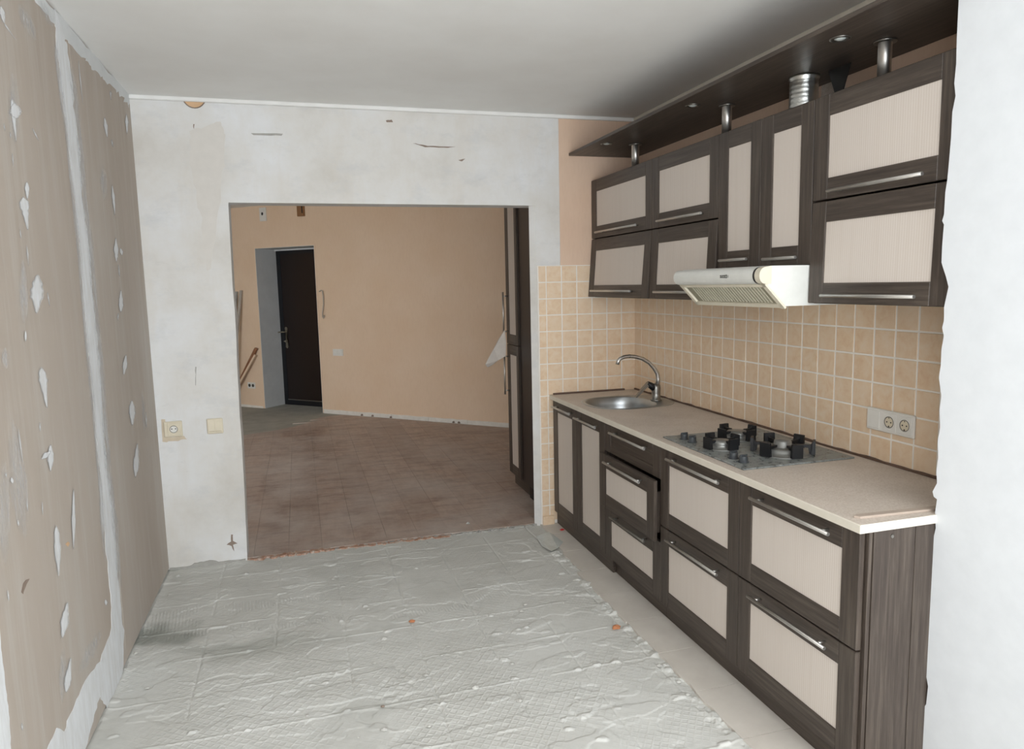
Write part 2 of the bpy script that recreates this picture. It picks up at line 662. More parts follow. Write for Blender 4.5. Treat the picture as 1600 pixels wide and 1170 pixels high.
# ------------------------------------------------------------------ room constants
XL, H = -2.872, 2.562           # left wall face, ceiling height
T = 0.102                       # wall tile pitch
ZT = 1.657                      # top of the tiling
YB = -2.66                      # where the kitchen ends and the old balcony begins
WT = 0.14                       # back wall thickness
YW = -5.0                       # balcony glazing
rng = np.random.default_rng(5)


# --------- value noise
def vnoise(x, y, seed):
    xi, yi = np.floor(x).astype(int), np.floor(y).astype(int)
    xf, yf = x-xi, y-yi
    xf = xf*xf*(3-2*xf); yf = yf*yf*(3-2*yf)

    def h(a, b):
        v = np.sin(a*127.1+b*311.7+seed*74.7)*43758.5453
        return v-np.floor(v)
    return ((h(xi, yi)*(1-xf)+h(xi+1, yi)*xf)*(1-yf) + (h(xi, yi+1)*(1-xf)+h(xi+1, yi+1)*xf)*yf)


def fbm(x, y, seed, oct=4):
    s, a, t = 0, 0.5, 0
    for k in range(oct):
        s = s + a*vnoise(x*2**k, y*2**k, seed+k*3.1); t += a; a *= 0.5
    return s/t


def sstep(a, b, x):
    t = np.clip((x-a)/(b-a), 0, 1)
    return t*t*(3-2*t)


# ------------------------------------------------------------------ kitchen floor: scraped tile adhesive
def make_floor():
    x0, x1, y0, y1 = -2.90, -0.655, -3.6, 0.03
    nx, ny = 560, 880
    X, Y = np.meshgrid(np.linspace(x0, x1, nx), np.linspace(y0, y1, ny))
    wx = X+0.05*(fbm(X*3, Y*3, 3)-0.5); wy = Y+0.05*(fbm(X*3, Y*3, 9)-0.5)
    Z = 0.005*(fbm(wx*1.6, wy*1.6, 1)-0.5)
    # overlapping skins of adhesive with broken edges
    for sd, sc, th, hh in ((11, 2.6, 0.52, 0.0022), (17, 4.2, 0.58, 0.0020), (29, 3.4, 0.62, 0.0030)):
        n = fbm(wx*sc*0.8, wy*sc*1.3, sd, 4)
        Z += hh*sstep(th-0.008, th+0.008, n)*(0.5+0.7*fbm(X*5, Y*5, sd+2))
    # seams squeezed up between the lifted 30 cm tiles
    gx = np.abs(((X+2.575+0.006*(fbm(X*4, Y*4, 41)-0.5)+0.15) % 0.30)-0.15)
    gy = np.abs(((Y+1.105+0.016*(fbm(X*4, Y*4, 43)-0.5)+0.15) % 0.30)-0.15)
    on = sstep(0.34, 0.46, fbm(X*4, Y*6, 47))
    Z += 0.0026*np.exp(-(gy/0.0048)**2)*on*(0.3+1.3*fbm(X*16, Y*8, 48))
    Z -= 0.0036*np.exp(-(gx/0.0042)**2)*sstep(0.36, 0.5, fbm(X*4, Y*4, 53))
    # patches of trowel ridges
    msk = 0
    for (px_, py_, sx_, sy_) in ((260, 968, 0.16, 0.13), (390, 945, 0.14, 0.06), (470, 934, 0.13, 0.04), (470, 972, 0.2, 0.03), (650, 955, 0.16, 0.03), (700, 950, 0.10, 0.03), (760, 930, 0.12, 0.03), (330, 985, 0.2, 0.04), (900, 870, 0.1, 0.05)):
        c_ = P(px_, py_, 'Z', 0)
        msk = np.maximum(msk, np.exp(-(((X-c_[0])/sx_)**4+((Y-c_[1])/sy_)**4)))
    msk = msk*sstep(0.3, 0.45, fbm(X*9, Y*9, 60))
    Z += 0.0016*msk*np.sin((X+0.1*Y)*2*np.pi/0.015+1.0*fbm(X*6, Y*6, 63))
    # torn lumps and short ridges, mostly hanging on the seams
    lp = fbm(wx*11, wy*17, 71, 3)
    Z += 0.006*sstep(0.80, 0.90, lp+0.08*np.exp(-(gy/0.03)**2))
    sr = np.abs(fbm(wx*2.6, wy*5.2, 73, 3)-0.5)
    Z += 0.0022*np.exp(-(sr/0.005)**2)*sstep(0.55, 0.66, fbm(X*3.3, Y*3.3, 75))
    # rim of mortar along the walls
    Z += 0.010*np.exp(-((Y-0.0)/0.03)**2)*(X < -2.42)*fbm(X*14, Y*3, 77)
    Z += 0.012*np.exp(-((X-XL)/0.02)**2)*fbm(Y*14, X*3, 79)
    Z += 0.0007*fbm(X*30, Y*30, 83, 2)
    # crumbled edge against the remaining floor tiles
    Z += 0.010*np.exp(-((X+0.75)/0.035)**2)*sstep(0.45, 0.65, fbm(X*20, Y*20, 85))*sstep(-0.1, -0.5, Y)
    # long curved ledges near the tile strip
    for cx, cy, rad, a0, a1 in ((-1.02, -1.75, 0.30, 3.6, 5.6), (-1.45, -0.55, 0.33, 3.5, 5.9), (-1.75, -1.35, 0.26, 3.4, 5.4), (-0.98, -0.75, 0.2, 3.3, 5.5)):
        d = np.hypot(X-cx, (Y-cy)*0.8)+0.16*(fbm(X*6, Y*6, 91)-0.5)
        an = np.mod(np.arctan2(Y-cy, X-cx), 2*np.pi)
        Z += 0.0026*sstep(rad+0.005, rad-0.005, d)*sstep(rad-0.2, rad, d)*fbm(X*6, Y*6, 92)*1.6*sstep(a0-0.3, a0, an)*sstep(a1+0.3, a1, an)
    Z -= np.mean(Z)+0.003
    sc_ = sstep(0.50, 0.62, fbm(X*2.1+3, Y*2.6, 101, 4))*sstep(-2.0, -2.5, X)*sstep(-1.3, -0.9, Y)*0.9 \
        + 0.14*sstep(0.58, 0.7, fbm(X*3.1, Y*3.6, 103, 4))*sstep(-1.2, -2.0, X)
    Z -= 0.003*np.clip(sc_, 0, 1)
    me = bpy.data.meshes.new('floor')
    co = np.stack([X, Y, Z], -1).reshape(-1, 3)
    i = np.arange(nx*ny).reshape(ny, nx)
    q = np.stack([i[:-1, :-1], i[:-1, 1:], i[1:, 1:], i[1:, :-1]], -1).reshape(-1, 4)
    me.vertices.add(len(co)); me.vertices.foreach_set('co', co.ravel())
    me.loops.add(q.size); me.loops.foreach_set('vertex_index', q.ravel())
    me.polygons.add(len(q)); me.polygons.foreach_set('loop_start', np.arange(0, q.size, 4))
    me.update(calc_edges=True)
    me.polygons.foreach_set('use_smooth', np.ones(len(q), bool))
    ca = me.color_attributes.new('scrape', 'FLOAT_COLOR', 'POINT')
    s4 = np.clip(sc_, 0, 1).ravel()
    ca.data.foreach_set('color', np.stack([s4, s4, s4, np.ones_like(s4)], -1).ravel().astype(np.float32))
    me.materials.append(M['mortar'])
    return struct(place('floor', me, (0, 0, 0)), 'grey scraped tile adhesive bed of the kitchen floor')


floor = make_floor()
fb = MB()
fb.box(-3.0, YW-0.1, -0.12, 1.2, 0.02, -0.03)
o = fb.build('screed_base', ['screed'], floor)
# remaining strip of floor tiles in front of the cabinets
ys = [0.06, -0.20, -0.50, -0.80, -1.105, -1.41, -1.71, -2.01, -2.31, -2.61, -2.91, -3.21]
for k in range(len(ys)-1):
    xa = -0.672-0.065*min(1, k/3.0)+random.uniform(-0.004, 0.004)
    a, b = ys[k]-0.0015, ys[k+1]+0.0015
    m = MB()
    jag = [(xa+random.uniform(-0.006, 0.006), b+(a-b)*i/5.0, 0.006) for i in range(6)]
    poly = [(-0.44, a, 0.006), *jag[::-1], (-0.44, b, 0.006)]
    m.prism([(p[0], p[1], -0.028) for p in poly], (0, 0, 0.034+random.uniform(-0.0006, 0.0006)))
    m.build('floor_tile', ['tilef'], floor)
fb = MB(); fb.box(-0.45, YW, -0.03, 1.2, 0.0, 0.004); fb.build('rear_tile_bed', ['tilef'], floor)
fb = MB(); fb.box(-3.0, YW, -0.03, 1.2, -3.59, 0.0); fb.build('balcony_tiles', ['tilef'], floor)

# ------------------------------------------------------------------ ceiling
m = MB(); m.box(-3.1, YW-0.1, H, 1.4, WT, H+0.1)
struct(m.build('ceiling', ['ceiling']), 'plain off-white painted ceiling of the kitchen')

# ------------------------------------------------------------------ back wall with the wide opening
JL0, JL1, JR, ZO = -2.457, -2.427, -0.672, 2.022
m = MB()
jl = [(JL0+(JL1-JL0)*i/14+random.uniform(-0.003, 0.003), 2.03*i/14-0.02) for i in range(15)]
m.prism([(-3.05, 0, -0.06), (JL0, 0, -0.06), *[(x, 0, z) for x, z in jl], (JL1, 0, ZO), (JL1, 0, H), (-3.05, 0, H)], (0, WT, 0))
m.prism([(JL1, 0, ZO), (JR, 0, ZO), (JR, 0, H), (JL1, 0, H)], (0, WT, 0))
m.prism([(JR, 0, -0.06), (0.12, 0, -0.06), (0.12, WT, -0.06), (-0.652, WT, -0.06), (-0.706, 0.026, -0.06)], (0, 0, ZO+0.06))
m.prism([(JR, 0, ZO), (0.12, 0, ZO), (0.12, 0, H), (JR, 0, H)], (0, WT, 0))
wall_back = struct(m.build('wall_back', ['plaster']), 'white filled plaster wall around the wide opening to the hall')

# ------------------------------------------------------------------ right wall (tiled)
m = MB(); m.box(0, YB-0.02, -0.06, 0.12, 0.0, H)
wall_right = struct(m.build('wall_right', ['peach']), 'peach painted side wall with square tiles above the worktop')


def tile_mesh(w, h, name):
    m = MB()
    # unit tile lies in the YZ plane facing -X, 7 mm thick
    m.cbox(-0.007, -w/2, -h/2, 0.0, w/2, h/2, 0.0014)
    me = bpy.data.meshes.new(name)
    me.from_pydata(m.v, [], m.f)
    me.materials.append(M['tile'])
    return me


TM = tile_mesh(T-0.0062, T-0.0062, 'wall_tile')
m = MB(); m.box(-0.0072, YB, 0.0, 0.0, 0.0, ZT+0.001); m.build('grout_bed', ['grout'], wall_right)
m = MB(); m.box(-0.668, -0.0072, 0.0, 0.0, 0.0, ZT+0.001); m.build('grout_bed', ['grout'], wall_back)
for c in range(26):
    for r in range(9):
        z = ZT-(r+0.5)*T
        if r >= 8 and c > 5 and False:
            continue
        o = place('wall_tile', TM, (-0.0015, -(c+0.5)*T-0.001+random.uniform(-.0004, .0004), z+random.uniform(-.0004, .0004)), wall_right)
        o.rotation_euler = (0, random.uniform(-.004, .004), random.uniform(-.004, .004))
TMB = TM.copy(); TMB.name = 'wall_tile_facing'
TMB.transform(Matrix.Rotation(math.radians(90), 4, 'Z'))
TMH = tile_mesh(0.0505-0.004, T-0.0062, 'narrow_wall_tile'); TMH.transform(Matrix.Rotation(math.radians(90), 4, 'Z'))
for r in range(16):
    z = ZT-(r+0.5)*T
    for c in range(7):
        if r >= 9 and c < 5:
            continue                                  # behind the base cabinet
        full = c < 6
        x = -(c+0.5)*T if full else -6*T-0.0255
        o = place('wall_tile', TMB if full else TMH, (x+random.uniform(-.0004, .0004), -0.0015, z), wall_back)
        o.rotation_euler = (random.uniform(-.004, .004), 0, random.uniform(-.004, .004))
# bottom tile stub and skirting block in front of the narrow column
m = MB(); m.cbox(-0.662, -0.028, -0.01, -0.585, -0.008, 0.062, 0.003); m.build('skirting_block', ['tile'], wall_back)
# strips of peach paint above the tiling on the back wall
m = MB(); m.box(-0.514, -0.003, ZT+0.001, 0.0, 0.0, H-0.02); m.build('painted_area', ['peach'], wall_back)
# capped old pipe hole under the ceiling
m = MB()
c = P(303, 152, 'Y', 0)
arc = [(c[0]+0.056*math.cos(t), -0.004, c[2]+0.013+0.066*math.sin(t)) for t in np.linspace(math.pi, 2*math.pi, 15)]
m.prism(arc, (0, 0.004, 0)); m.build('pipe_hole_patch', ['patch'], wall_back, 'round patch of old peach paint under the ceiling')
m = MB()
m.tube([(p[0]*1.0+(p[0]-c[0])*0.05, -0.0035, p[2]-0.002) for p in arc], 0.003, 6); m.build('pipe_hole_rim', ['gouge'], wall_back)
# mortar rim under the white plaster at the floor, left of the opening
m = MB()
n = 26
top = [(-2.868+(0.40)*i/(n-1), -0.007, 0.006+0.030*fbm(np.array([i*0.45]), np.array([0.3]), 5)[0]*(1.3 if 7 < i < 16 else 0.5)) for i in range(n)]
m.prism([(-2.868, -0.007, -0.02), (-2.468, -0.007, -0.02), *top[::-1]], (0, 0.008, 0)); m.build('render_edge', ['plastergrey'], wall_back)


def blot(pts, nrm_ax, v, off, jitter, mat, parent, name, sub=5, th=0.0008):
    """flat patch with a ragged outline on the wall plane nrm_ax = v, outline given as photo pixels"""
    out = []
    k = len(pts)
    for i in range(k):
        a, b = np.array(pts[i], float), np.array(pts[(i+1) % k], float)
        L = np.linalg.norm(b-a)
        ns = max(1, int(min(sub, L/3)))
        for j in range(ns):
            p = a+(b-a)*j/ns + (rng.normal(0, jitter, 2) if j else 0)
            out.append(P(p[0], p[1], nrm_ax, v))
    m = MB()
    ax = 'XYZ'.index(nrm_ax)
    vec = np.zeros(3); vec[ax] = off
    m.prism(out, vec)
    return m.build(name, [mat], parent)


# marks in the plaster of the back wall
for pts, mt in (([(361, 835), (364, 835), (364, 845), (371, 849), (364, 851), (366, 861), (362, 853), (354, 851), (361, 846)], 'gouge'),
                ([(603, 188), (612, 187), (614, 191), (604, 191)], 'gouge'),
                ([(392, 208), (442, 209), (440, 212), (396, 211)], 'plastergrey'),
                ([(645, 224), (668, 228), (712, 229), (700, 231), (664, 230)], 'gouge'),
                ([(716, 250), (727, 248), (722, 252)], 'gouge'),
                ([(302, 194), (304, 194), (303, 202)], 'gouge'),
                ([(305, 573), (307, 573), (306, 602), (305, 602)], 'plastergrey')):
    blot(pts, 'Y', 0, -0.0012, 0.4, mt, wall_back, 'plaster_chip')
# unpainted warm band below the pipe hole
blot([(296, 205), (345, 190), (352, 215), (345, 300), (330, 420), (322, 420), (312, 330), (298, 260)], 'Y', 0, -0.0008, 1.5, 'band', wall_back, 'filler_band', 8)

# ------------------------------------------------------------------ cornice strips
m = MB(); m.cbox(XL, -0.020, H-0.022, -0.0, 0.0, H, 0.004)
struct(m.build('trim_1', ['ceiling']), 'thin white ceiling strip along the back wall')
m = MB(); m.cbox(-0.022, YB, H-0.030, 0.0, -0.02, H, 0.004)
struct(m.build('trim_2', ['cream']), 'thin cream ceiling strip above the tiled wall')

# ------------------------------------------------------------------ left wall: drywall sheets with filled joints
m = MB(); m.box(-3.05, YW-0.1, -0.06, XL-0.0125, 0.0, H)
wall_left = struct(m.build('wall_left', ['plaster']), 'bare brown drywall on the left with white filled joints')
jo = [0.0, -1.05, -2.25, -3.45, -4.65, YW]
for k in range(5):
    m = MB(); m.cbox(XL-0.0125, jo[k+1]+0.001, 0.012, XL, jo[k]-0.001, H-0.004, 0.001)
    m.build('drywall_sheet', ['drywall'], wall_left)
xw = XL
joint = [(85, 13), (88, 85), (97, 150), (104, 200), (109, 250), (116.5, 310), (124, 387), (129, 455), (133, 500), (141, 577), (146, 628), (151, 692), (156.5, 744), (158, 780), (165, 863), (172.7, 930), (174, 980), (156.7, 1033), (133, 1063), (116.7, 1100), (100, 1143), (88, 1137), (73, 1172), (60, 1230),
         (118, 1230), (133, 1170), (146.7, 1117), (156.7, 1087), (166.7, 1107), (181.7, 1080), (191.7, 1047), (193.3, 997), (188, 940), (183, 890), (178, 813), (174, 780), (166.7, 731), (159, 628), (156, 572), (149, 500), (142.7, 431), (136.8, 365), (129, 314), (125, 250), (118.6, 186), (113, 132), (104.7, 70), (101.5, 60)]
blot(joint, 'X', xw, 0.0012, 0.9, 'putty', wall_left, 'joint_filler', 5)
# filled top edge under the ceiling
blot([(60, -12), (85, 16), (120, 55), (160, 101), (201, 148), (201, 168), (190, 150), (178, 137), (165, 128), (155, 116), (146, 110), (137, 96), (130, 90), (120, 82), (101.5, 61), (86, 42), (78, 30), (60, 8), (40, -20)], 'X', xw, 0.0010, 1.2, 'reveal', wall_left, 'edge_filler', 5)
blot([(-6, 905), (1, 1013), (6.7, 1057), (13, 1113), (17, 1172), (18, 1230), (-6, 1230)], 'X', xw, 0.0010, 0.6, 'putty', wall_left, 'joint_filler', 6)


WIPE = [0]


def wiped(line, half, cover, name='putty_patch'):
    """smear of putty on the left wall along a pixel line; it thins out towards its rims"""
    m = MB(); vs, al = [], []
    WIPE[0] += 1
    n_ = len(line)
    for i, p in enumerate(line):
        d_ = np.array(line[min(i+1, n_-1)])-np.array(line[max(i-1, 0)])
        d_ = d_/np.linalg.norm(d_); nn_ = np.array([-d_[1], d_[0]])
        for u_, c_ in ((-1, 0.0), (-0.5, 0.75), (0, 1.0), (0.5, 0.75), (1, 0.0)):
            q_ = np.array(p)+nn_*half[i]*u_
            w_ = P(q_[0], q_[1], 'X', XL+0.0014+0.00004*WIPE[0])
            vs.append(w_); al.append(c_*cover[i]*(0.0 if i in (0, n_-1) else 1.0))
    fs = [(i*5+k, i*5+k+1, i*5+6+k, i*5+5+k) for i in range(n_-1) for k in range(4)]
    m.add(vs, fs)
    o = m.build(name, ['feather'], wall_left)
    at = o.data.attributes.new('cover', 'FLOAT', 'POINT')
    at.data.foreach_set('value', np.array(al, np.float32))
    return o


# putty wiped thin beside the joint
je = [(104, 66), (113, 132), (119, 186), (125, 250), (130, 314), (137, 365), (143, 431), (149, 500), (156, 572), (160, 628), (167, 731), (174.5, 790), (178, 815), (183, 890), (188, 940)]
wiped([(x+2, y) for x, y in je], [5+3*abs(math.sin(i*1.7)) for i in range(len(je))], [0.42]*len(je))
jl2 = [(86, 40), (89, 85), (97, 150), (104, 200), (109, 250), (116, 310), (124, 387), (129, 455), (133, 500), (141, 577), (146, 628), (151, 692), (157, 750), (162, 830), (170, 910)]
wiped([(x-1, y) for x, y in jl2], [3+2.5*abs(math.sin(i*2.3)) for i in range(len(jl2))], [0.45]*len(jl2))
for (xa, ya, xb, yb, w) in ((26, 0, 60, 70, 9), (60, -5, 84, 45, 8), (20, 100, 24, 240, 9), (8, 540, 10, 580, 7), (18, 640, 40, 860, 16), (5, 700, 8, 900, 10), (160, 980, 120, 1060, 9), (36, 395, 38, 520, 8), (160, 250, 164, 320, 6), (222, 600, 226, 680, 3), (100, 1000, 96, 1110, 6)):
    ts = np.linspace(0, 1, 9)
    wiped([np.array([xa+(xb-xa)*t, ya+(yb-ya)*t]) for t in ts], [w*(0.4+math.sin(math.pi*t)) for t in ts], [0.36*math.sin(math.pi*t)**0.5 if 0 < t < 1 else 0 for t in ts])
spots = [  # x_top, y_top, x_bottom, y_bottom, width, where the widest part is
    (1, 8, 7, 38, 7, .4), (6, 36, 26, 64, 3, .1), (18, 152, 26, 225, 6, .3), (22, 160, 26, 186, 18, .55), (50, 199, 61, 221, 2.5, .5), (6, 192, 8, 206, 2, .5),
    (16, 205, 17, 217, 2, .5), (19, 237, 21, 262, 2.5, .5), (163, 182, 168, 216, 4.5, .4), (174, 217, 177, 231, 2.5, .4), (172.6, 141, 173.5, 158, 3, .3),
    (197.6, 177, 198.7, 210, 4, .4), (122, 90, 130, 167, 1.6, .4), (42, 283, 43, 312, 6, .4), (36, 306, 44, 362, 12, .2), (31, 357, 33, 374, 2, .5),
    (41.5, 381, 45, 418, 2.6, .4), (59, 426, 57, 492, 18, .45), (74, 455, 78, 480, 2, .4), (175, 287, 180, 338, 3.6, .4), (181, 370, 182, 411, 6, .5),
    (188, 387, 191, 399, 4, .5), (185, 412, 187, 434, 2.4, .5), (189, 452, 189, 489, 6.5, .6), (185, 488, 184, 502, 3, .4), (40, 516, 40, 534, 3.4, .5),
    (64, 571, 74, 640, 11, .25), (28, 666, 36, 725, 2.6, .5), (62, 658, 63, 675, 2.4, .5), (79, 693, 79, 738, 9, .45), (64, 718, 80, 704, 7, .45),
    (115, 760, 115, 862, 5, .5), (197, 553, 193.5, 587, 6, .5), (206, 624, 207, 666, 9, .4), (228, 642, 229, 670, 2.5, .5), (215, 690, 211.5, 748, 8, .6),
    (88, 818, 92, 905, 9, .3), (106, 938, 97, 999, 10, .55), (111, 1025, 103, 1084, 9, .7), (165, 936, 166, 946, 4, .5), (34, 1128, 35, 1142, 3, .5),
    (12, 920, 14, 940, 3, .5), (66, 782, 67, 806, 2, .5), (42, 780, 43, 800, 2, .5), (28, 812, 29, 822, 2.5, .5), (18, 745, 20, 756, 4, .5), (9, 738, 10, 746, 3, .5)]
for (xa, ya, xb, yb, w, pk) in spots:
    a, b = np.array([xa, ya]), np.array([xb, yb])
    d = (b-a)/np.linalg.norm(b-a); nn = np.array([-d[1], d[0]])
    ts = np.linspace(0, 1, 13)
    ws_ = [(min(t/pk, (1-t)/(1-pk)))**0.7 for t in ts]
    wiped([a+(b-a)*t for t in ts], [0.80*w*q*rng.uniform(0.75, 1.15)+0.2 for q in ws_], [min(1.0, 0.55+0.6*q) if w > 3 else 0.35+0.3*q for q in ws_])
blot([(33, 925), (36, 911), (40, 906), (46, 904), (41, 913), (38, 921), (36, 928)], 'X', xw, 0.0008, 0.3, 'gouge', wall_left, 'card_gouge', 2)
blot([(102, 850), (106, 846), (109, 849), (106, 854)], 'X', xw, 0.0008, 0.3, 'patch', wall_left, 'card_gouge', 2)

# ------------------------------------------------------------------ the pier left of the demolished balcony wall
pa = np.array([-0.327, YB-0.002, 0.0]); pd = np.array([0.0872, -0.9962, 0.0]); pn = np.array([-0.9962, -0.0872, 0.0])
m = MB()
q = [(pa + pd*0.03-pn*0.0135)[:2], (pa+pd*0.95-pn*0.0135)[:2], (0.75, (pa+pd*0.95-pn*0.0135)[1]), (0.75, YB-0.004), (-0.28, YB-0.004)]
m.prism([(x, y, -0.06) for x, y in q], (0, 0, H+0.06))
pier = struct(m.build('wall_pier', ['plastergrey']), 'brilliant white plastered wall stub with a ragged broken edge')
edge = [(1499, -20), (1497, 20), (1495, 60), (1494, 100), (1491, 130), (1493, 150), (1488, 175), (1486, 215), (1483, 250), (1480, 282), (1477, 300), (1475, 335), (1472, 345), (1475, 351), (1474, 360), (1472, 385), (1471, 410), (1474, 420), (1478, 432), (1482, 448), (1479, 462), (1475, 480), (1475, 500), (1472, 512), (1475, 525), (1471, 545), (1470, 570), (1467, 590), (1469, 606), (1471, 618), (1468, 640), (1469, 668), (1465, 690), (1466, 715), (1463, 735), (1464, 755), (1457, 768), (1459, 776), (1464, 780), (1461, 800), (1462, 825), (1459, 838), (1452, 848), (1450, 870), (1448, 905), (1446, 935), (1444, 960), (1443, 1008), (1446, 1025), (1447, 1055), (1450, 1072), (1447, 1100), (1441, 1110), (1440, 1135), (1441, 1170), (1439, 1200)]
pts = [Pn(x, y, pa, pn) for x, y in edge]
far = pa+pd*0.95
top_z = H
poly = [(pts[0][0], pts[0][1], H)] + [tuple(p) for p in pts] + [(pts[-1][0], pts[-1][1], -0.05), (far[0], far[1], -0.05), (far[0], far[1], H)]
m = MB(); m.prism(poly, tuple(-pn*0.014))
m.build('plaster_coat', ['pierp'], pier)
m = MB(); q = pa+pd*0.95
m.box(q[0], q[1]-0.014, -0.05, 0.75, q[1], H); m.build('plaster_coat', ['pierp'], pier)

# ------------------------------------------------------------------ balcony shell and glazing behind the camera
m = MB(); m.box(1.2, YW-0.1, -0.06, 1.3, YB, H)
struct(m.build('wall_balcony', ['plaster']), 'white end wall of the former balcony')
m = MB(); m.box(-3.05, YW-0.12, -0.06, 1.3, YW, 0.32); m.box(-3.05, YW-0.12, 2.5, 1.3, YW, H)
struct(m.build('wall_front', ['plaster']), 'low white parapet wall under the balcony glazing')
win = struct(thing('window_1', 'white framed balcony glazing', 'window', (-0.85, YW-0.06, 0.32)))
del win['category']
for k in range(6):
    x = -2.87+k*(4.07/5)
    m = MB(); m.cbox(x-0.03, YW-0.09, 0.37, x+0.03, YW-0.03, 2.45, 0.004); m.build('mullion', ['white'], win)
for z in (0.345, 2.475):
    m = MB(); m.cbox(-2.87, YW-0.09, z-0.025, 1.2, YW-0.03, z+0.025, 0.004); m.build('frame_rail', ['white'], win)
for k in range(5):
    x = -2.87+k*(4.07/5)
    m = MB(); m.box(x+0.03, YW-0.062, 0.37, x+4.07/5-0.03, YW-0.058, 2.45); m.build('pane', ['pane'], win)

# ------------------------------------------------------------------ the hall beyond the opening
W0 = np.array([-1.868, 4.935, 0.0]); WD = np.array([0.7254, -0.6883, 0.0]); WN = np.array([0.6883, 0.7254, 0.0])


def hw(s, d, z):
    """point on the slanted hall wall: s along it, d behind its face"""
    return tuple(W0+WD*s+WN*d+np.array([0, 0, z]))


def hpr(m, poly, d0, d1, mt=None):
    return m.prism([hw(s, d0, z) for s, z in poly], tuple(WN*(d1-d0)), mt)


HZ, NW, NH, ND = 2.60, -0.985, 2.07, 0.36
m = MB()
hpr(m, [(-2.3, -0.06), (NW, -0.06), (NW, HZ), (-2.3, HZ)], 0, ND+0.08)
hpr(m, [(NW, NH), (0, NH), (0, HZ), (NW, HZ)], 0, ND+0.08)
hpr(m, [(0, -0.06), (4.83, -0.06), (4.83, HZ), (0, HZ)], 0, 0.3)
wall_hall = struct(m.build('wall_hall', ['hall']), 'slanted peach papered hall wall with the entrance door recess')
m = MB()
hpr(m, [(NW, 0.0), (NW+0.004, 0.0), (NW+0.004, NH), (NW, NH)], -0.002, ND)
hpr(m, [(-0.004, 0.0), (0, 0.0), (0, NH), (-0.004, NH)], -0.002, ND)
hpr(m, [(NW, NH-0.004), (0, NH-0.004), (0, NH), (NW, NH)], -0.002, ND)
m.build('recess_lining', ['reveal'], wall_hall)
m = MB()
hpr(m, [(NW-0.03, 0.0), (NW, 0.0), (NW, NH+0.02), (NW-0.03, NH+0.02)], -0.003, 0)
hpr(m, [(0, 0.05), (0.018, 0.05), (0.018, NH+0.02), (0, NH+0.02)], -0.003, 0)
hpr(m, [(NW, NH), (0, NH), (0, NH+0.02), (NW, NH+0.02)], -0.003, 0)
m.build('corner_bead', ['hall'], wall_hall)

# hall side and return walls, ceiling, floor
m = MB(); m.box(-8.1, WT, -0.06, -8.0, 7.2, HZ); m.box(-8.0, 7.1, -0.06, -3.3, 7.2, HZ)
q_ = hw(-2.3, 0, 0); m.box(q_[0]-0.02, q_[1]-0.05, -0.06, q_[0]+0.3, 7.2, HZ)
struct(m.build('wall_hall_left', ['hall']), 'peach hall wall out of view on the left')
m = MB(); m.box(0.12, WT-0.02, -0.06, 1.8, WT+0.1, HZ); m.box(1.62, 0.2, -0.06, 1.72, 1.9, HZ)
struct(m.build('wall_hall_right', ['hall']), 'peach hall wall behind the tall cabinet')
LX0, LX1, LZ0, LZ1 = -7.0, -4.4, 0.50, 2.40
m = MB(); m.box(-8.1, 0, -0.06, LX0, WT, HZ); m.box(LX1, 0, -0.06, -3.05, WT, HZ); m.box(LX0, 0, -0.06, LX1, WT, LZ0); m.box(LX0, 0, LZ1, LX1, WT, HZ)
struct(m.build('wall_hall_front', ['hall']), 'peach hall wall out of view left of the opening')
win2 = struct(thing('window_2', 'white framed hall window left of the kitchen', 'window', ((LX0+LX1)/2, 0.05, LZ0)))
del win2['category']
wm = (LX0+LX1)/2
for (a_, b_, c_, d_) in ((LX0, LX0+0.05, LZ0, LZ1), (LX1-0.05, LX1, LZ0, LZ1), (wm-0.025, wm+0.025, LZ0, LZ1), (LX0+0.05, LX1-0.05, LZ0, LZ0+0.05), (LX0+0.05, LX1-0.05, LZ1-0.05, LZ1)):
    m = MB(); m.cbox(a_, 0.02, c_, b_, 0.08, d_, 0.003); m.build('frame_bar', ['white'], win2)
for a_, b_ in ((LX0+0.05, wm-0.025), (wm+0.025, LX1-0.05)):
    m = MB(); m.box(a_, 0.048, LZ0+0.05, b_, 0.052, LZ1-0.05); m.build('pane', ['pane'], win2)
m = MB(); m.box(-8.1, WT, HZ, 1.8, 7.2, HZ+0.1); struct(m.build('ceiling_hall', ['ceiling']), 'white hall ceiling just visible above the peach wall')
m = MB(); m.box(-8.1, 0.035, -0.06, 1.8, 7.2, 0.0)
floor_hall = struct(m.build('floor_hall', ['screed']), 'worn brown laminate planks with bare grey screed by the entrance door')


def yedge(x):
    return float(np.interp(x, [-4.5, -3.0, -2.67, -2.31, -2.05, -1.875, -1.70, -1.2, 2.0], [3.45, 3.66, 3.84, 3.99, 4.30, 4.60, 4.70, 4.25, 1.2]))


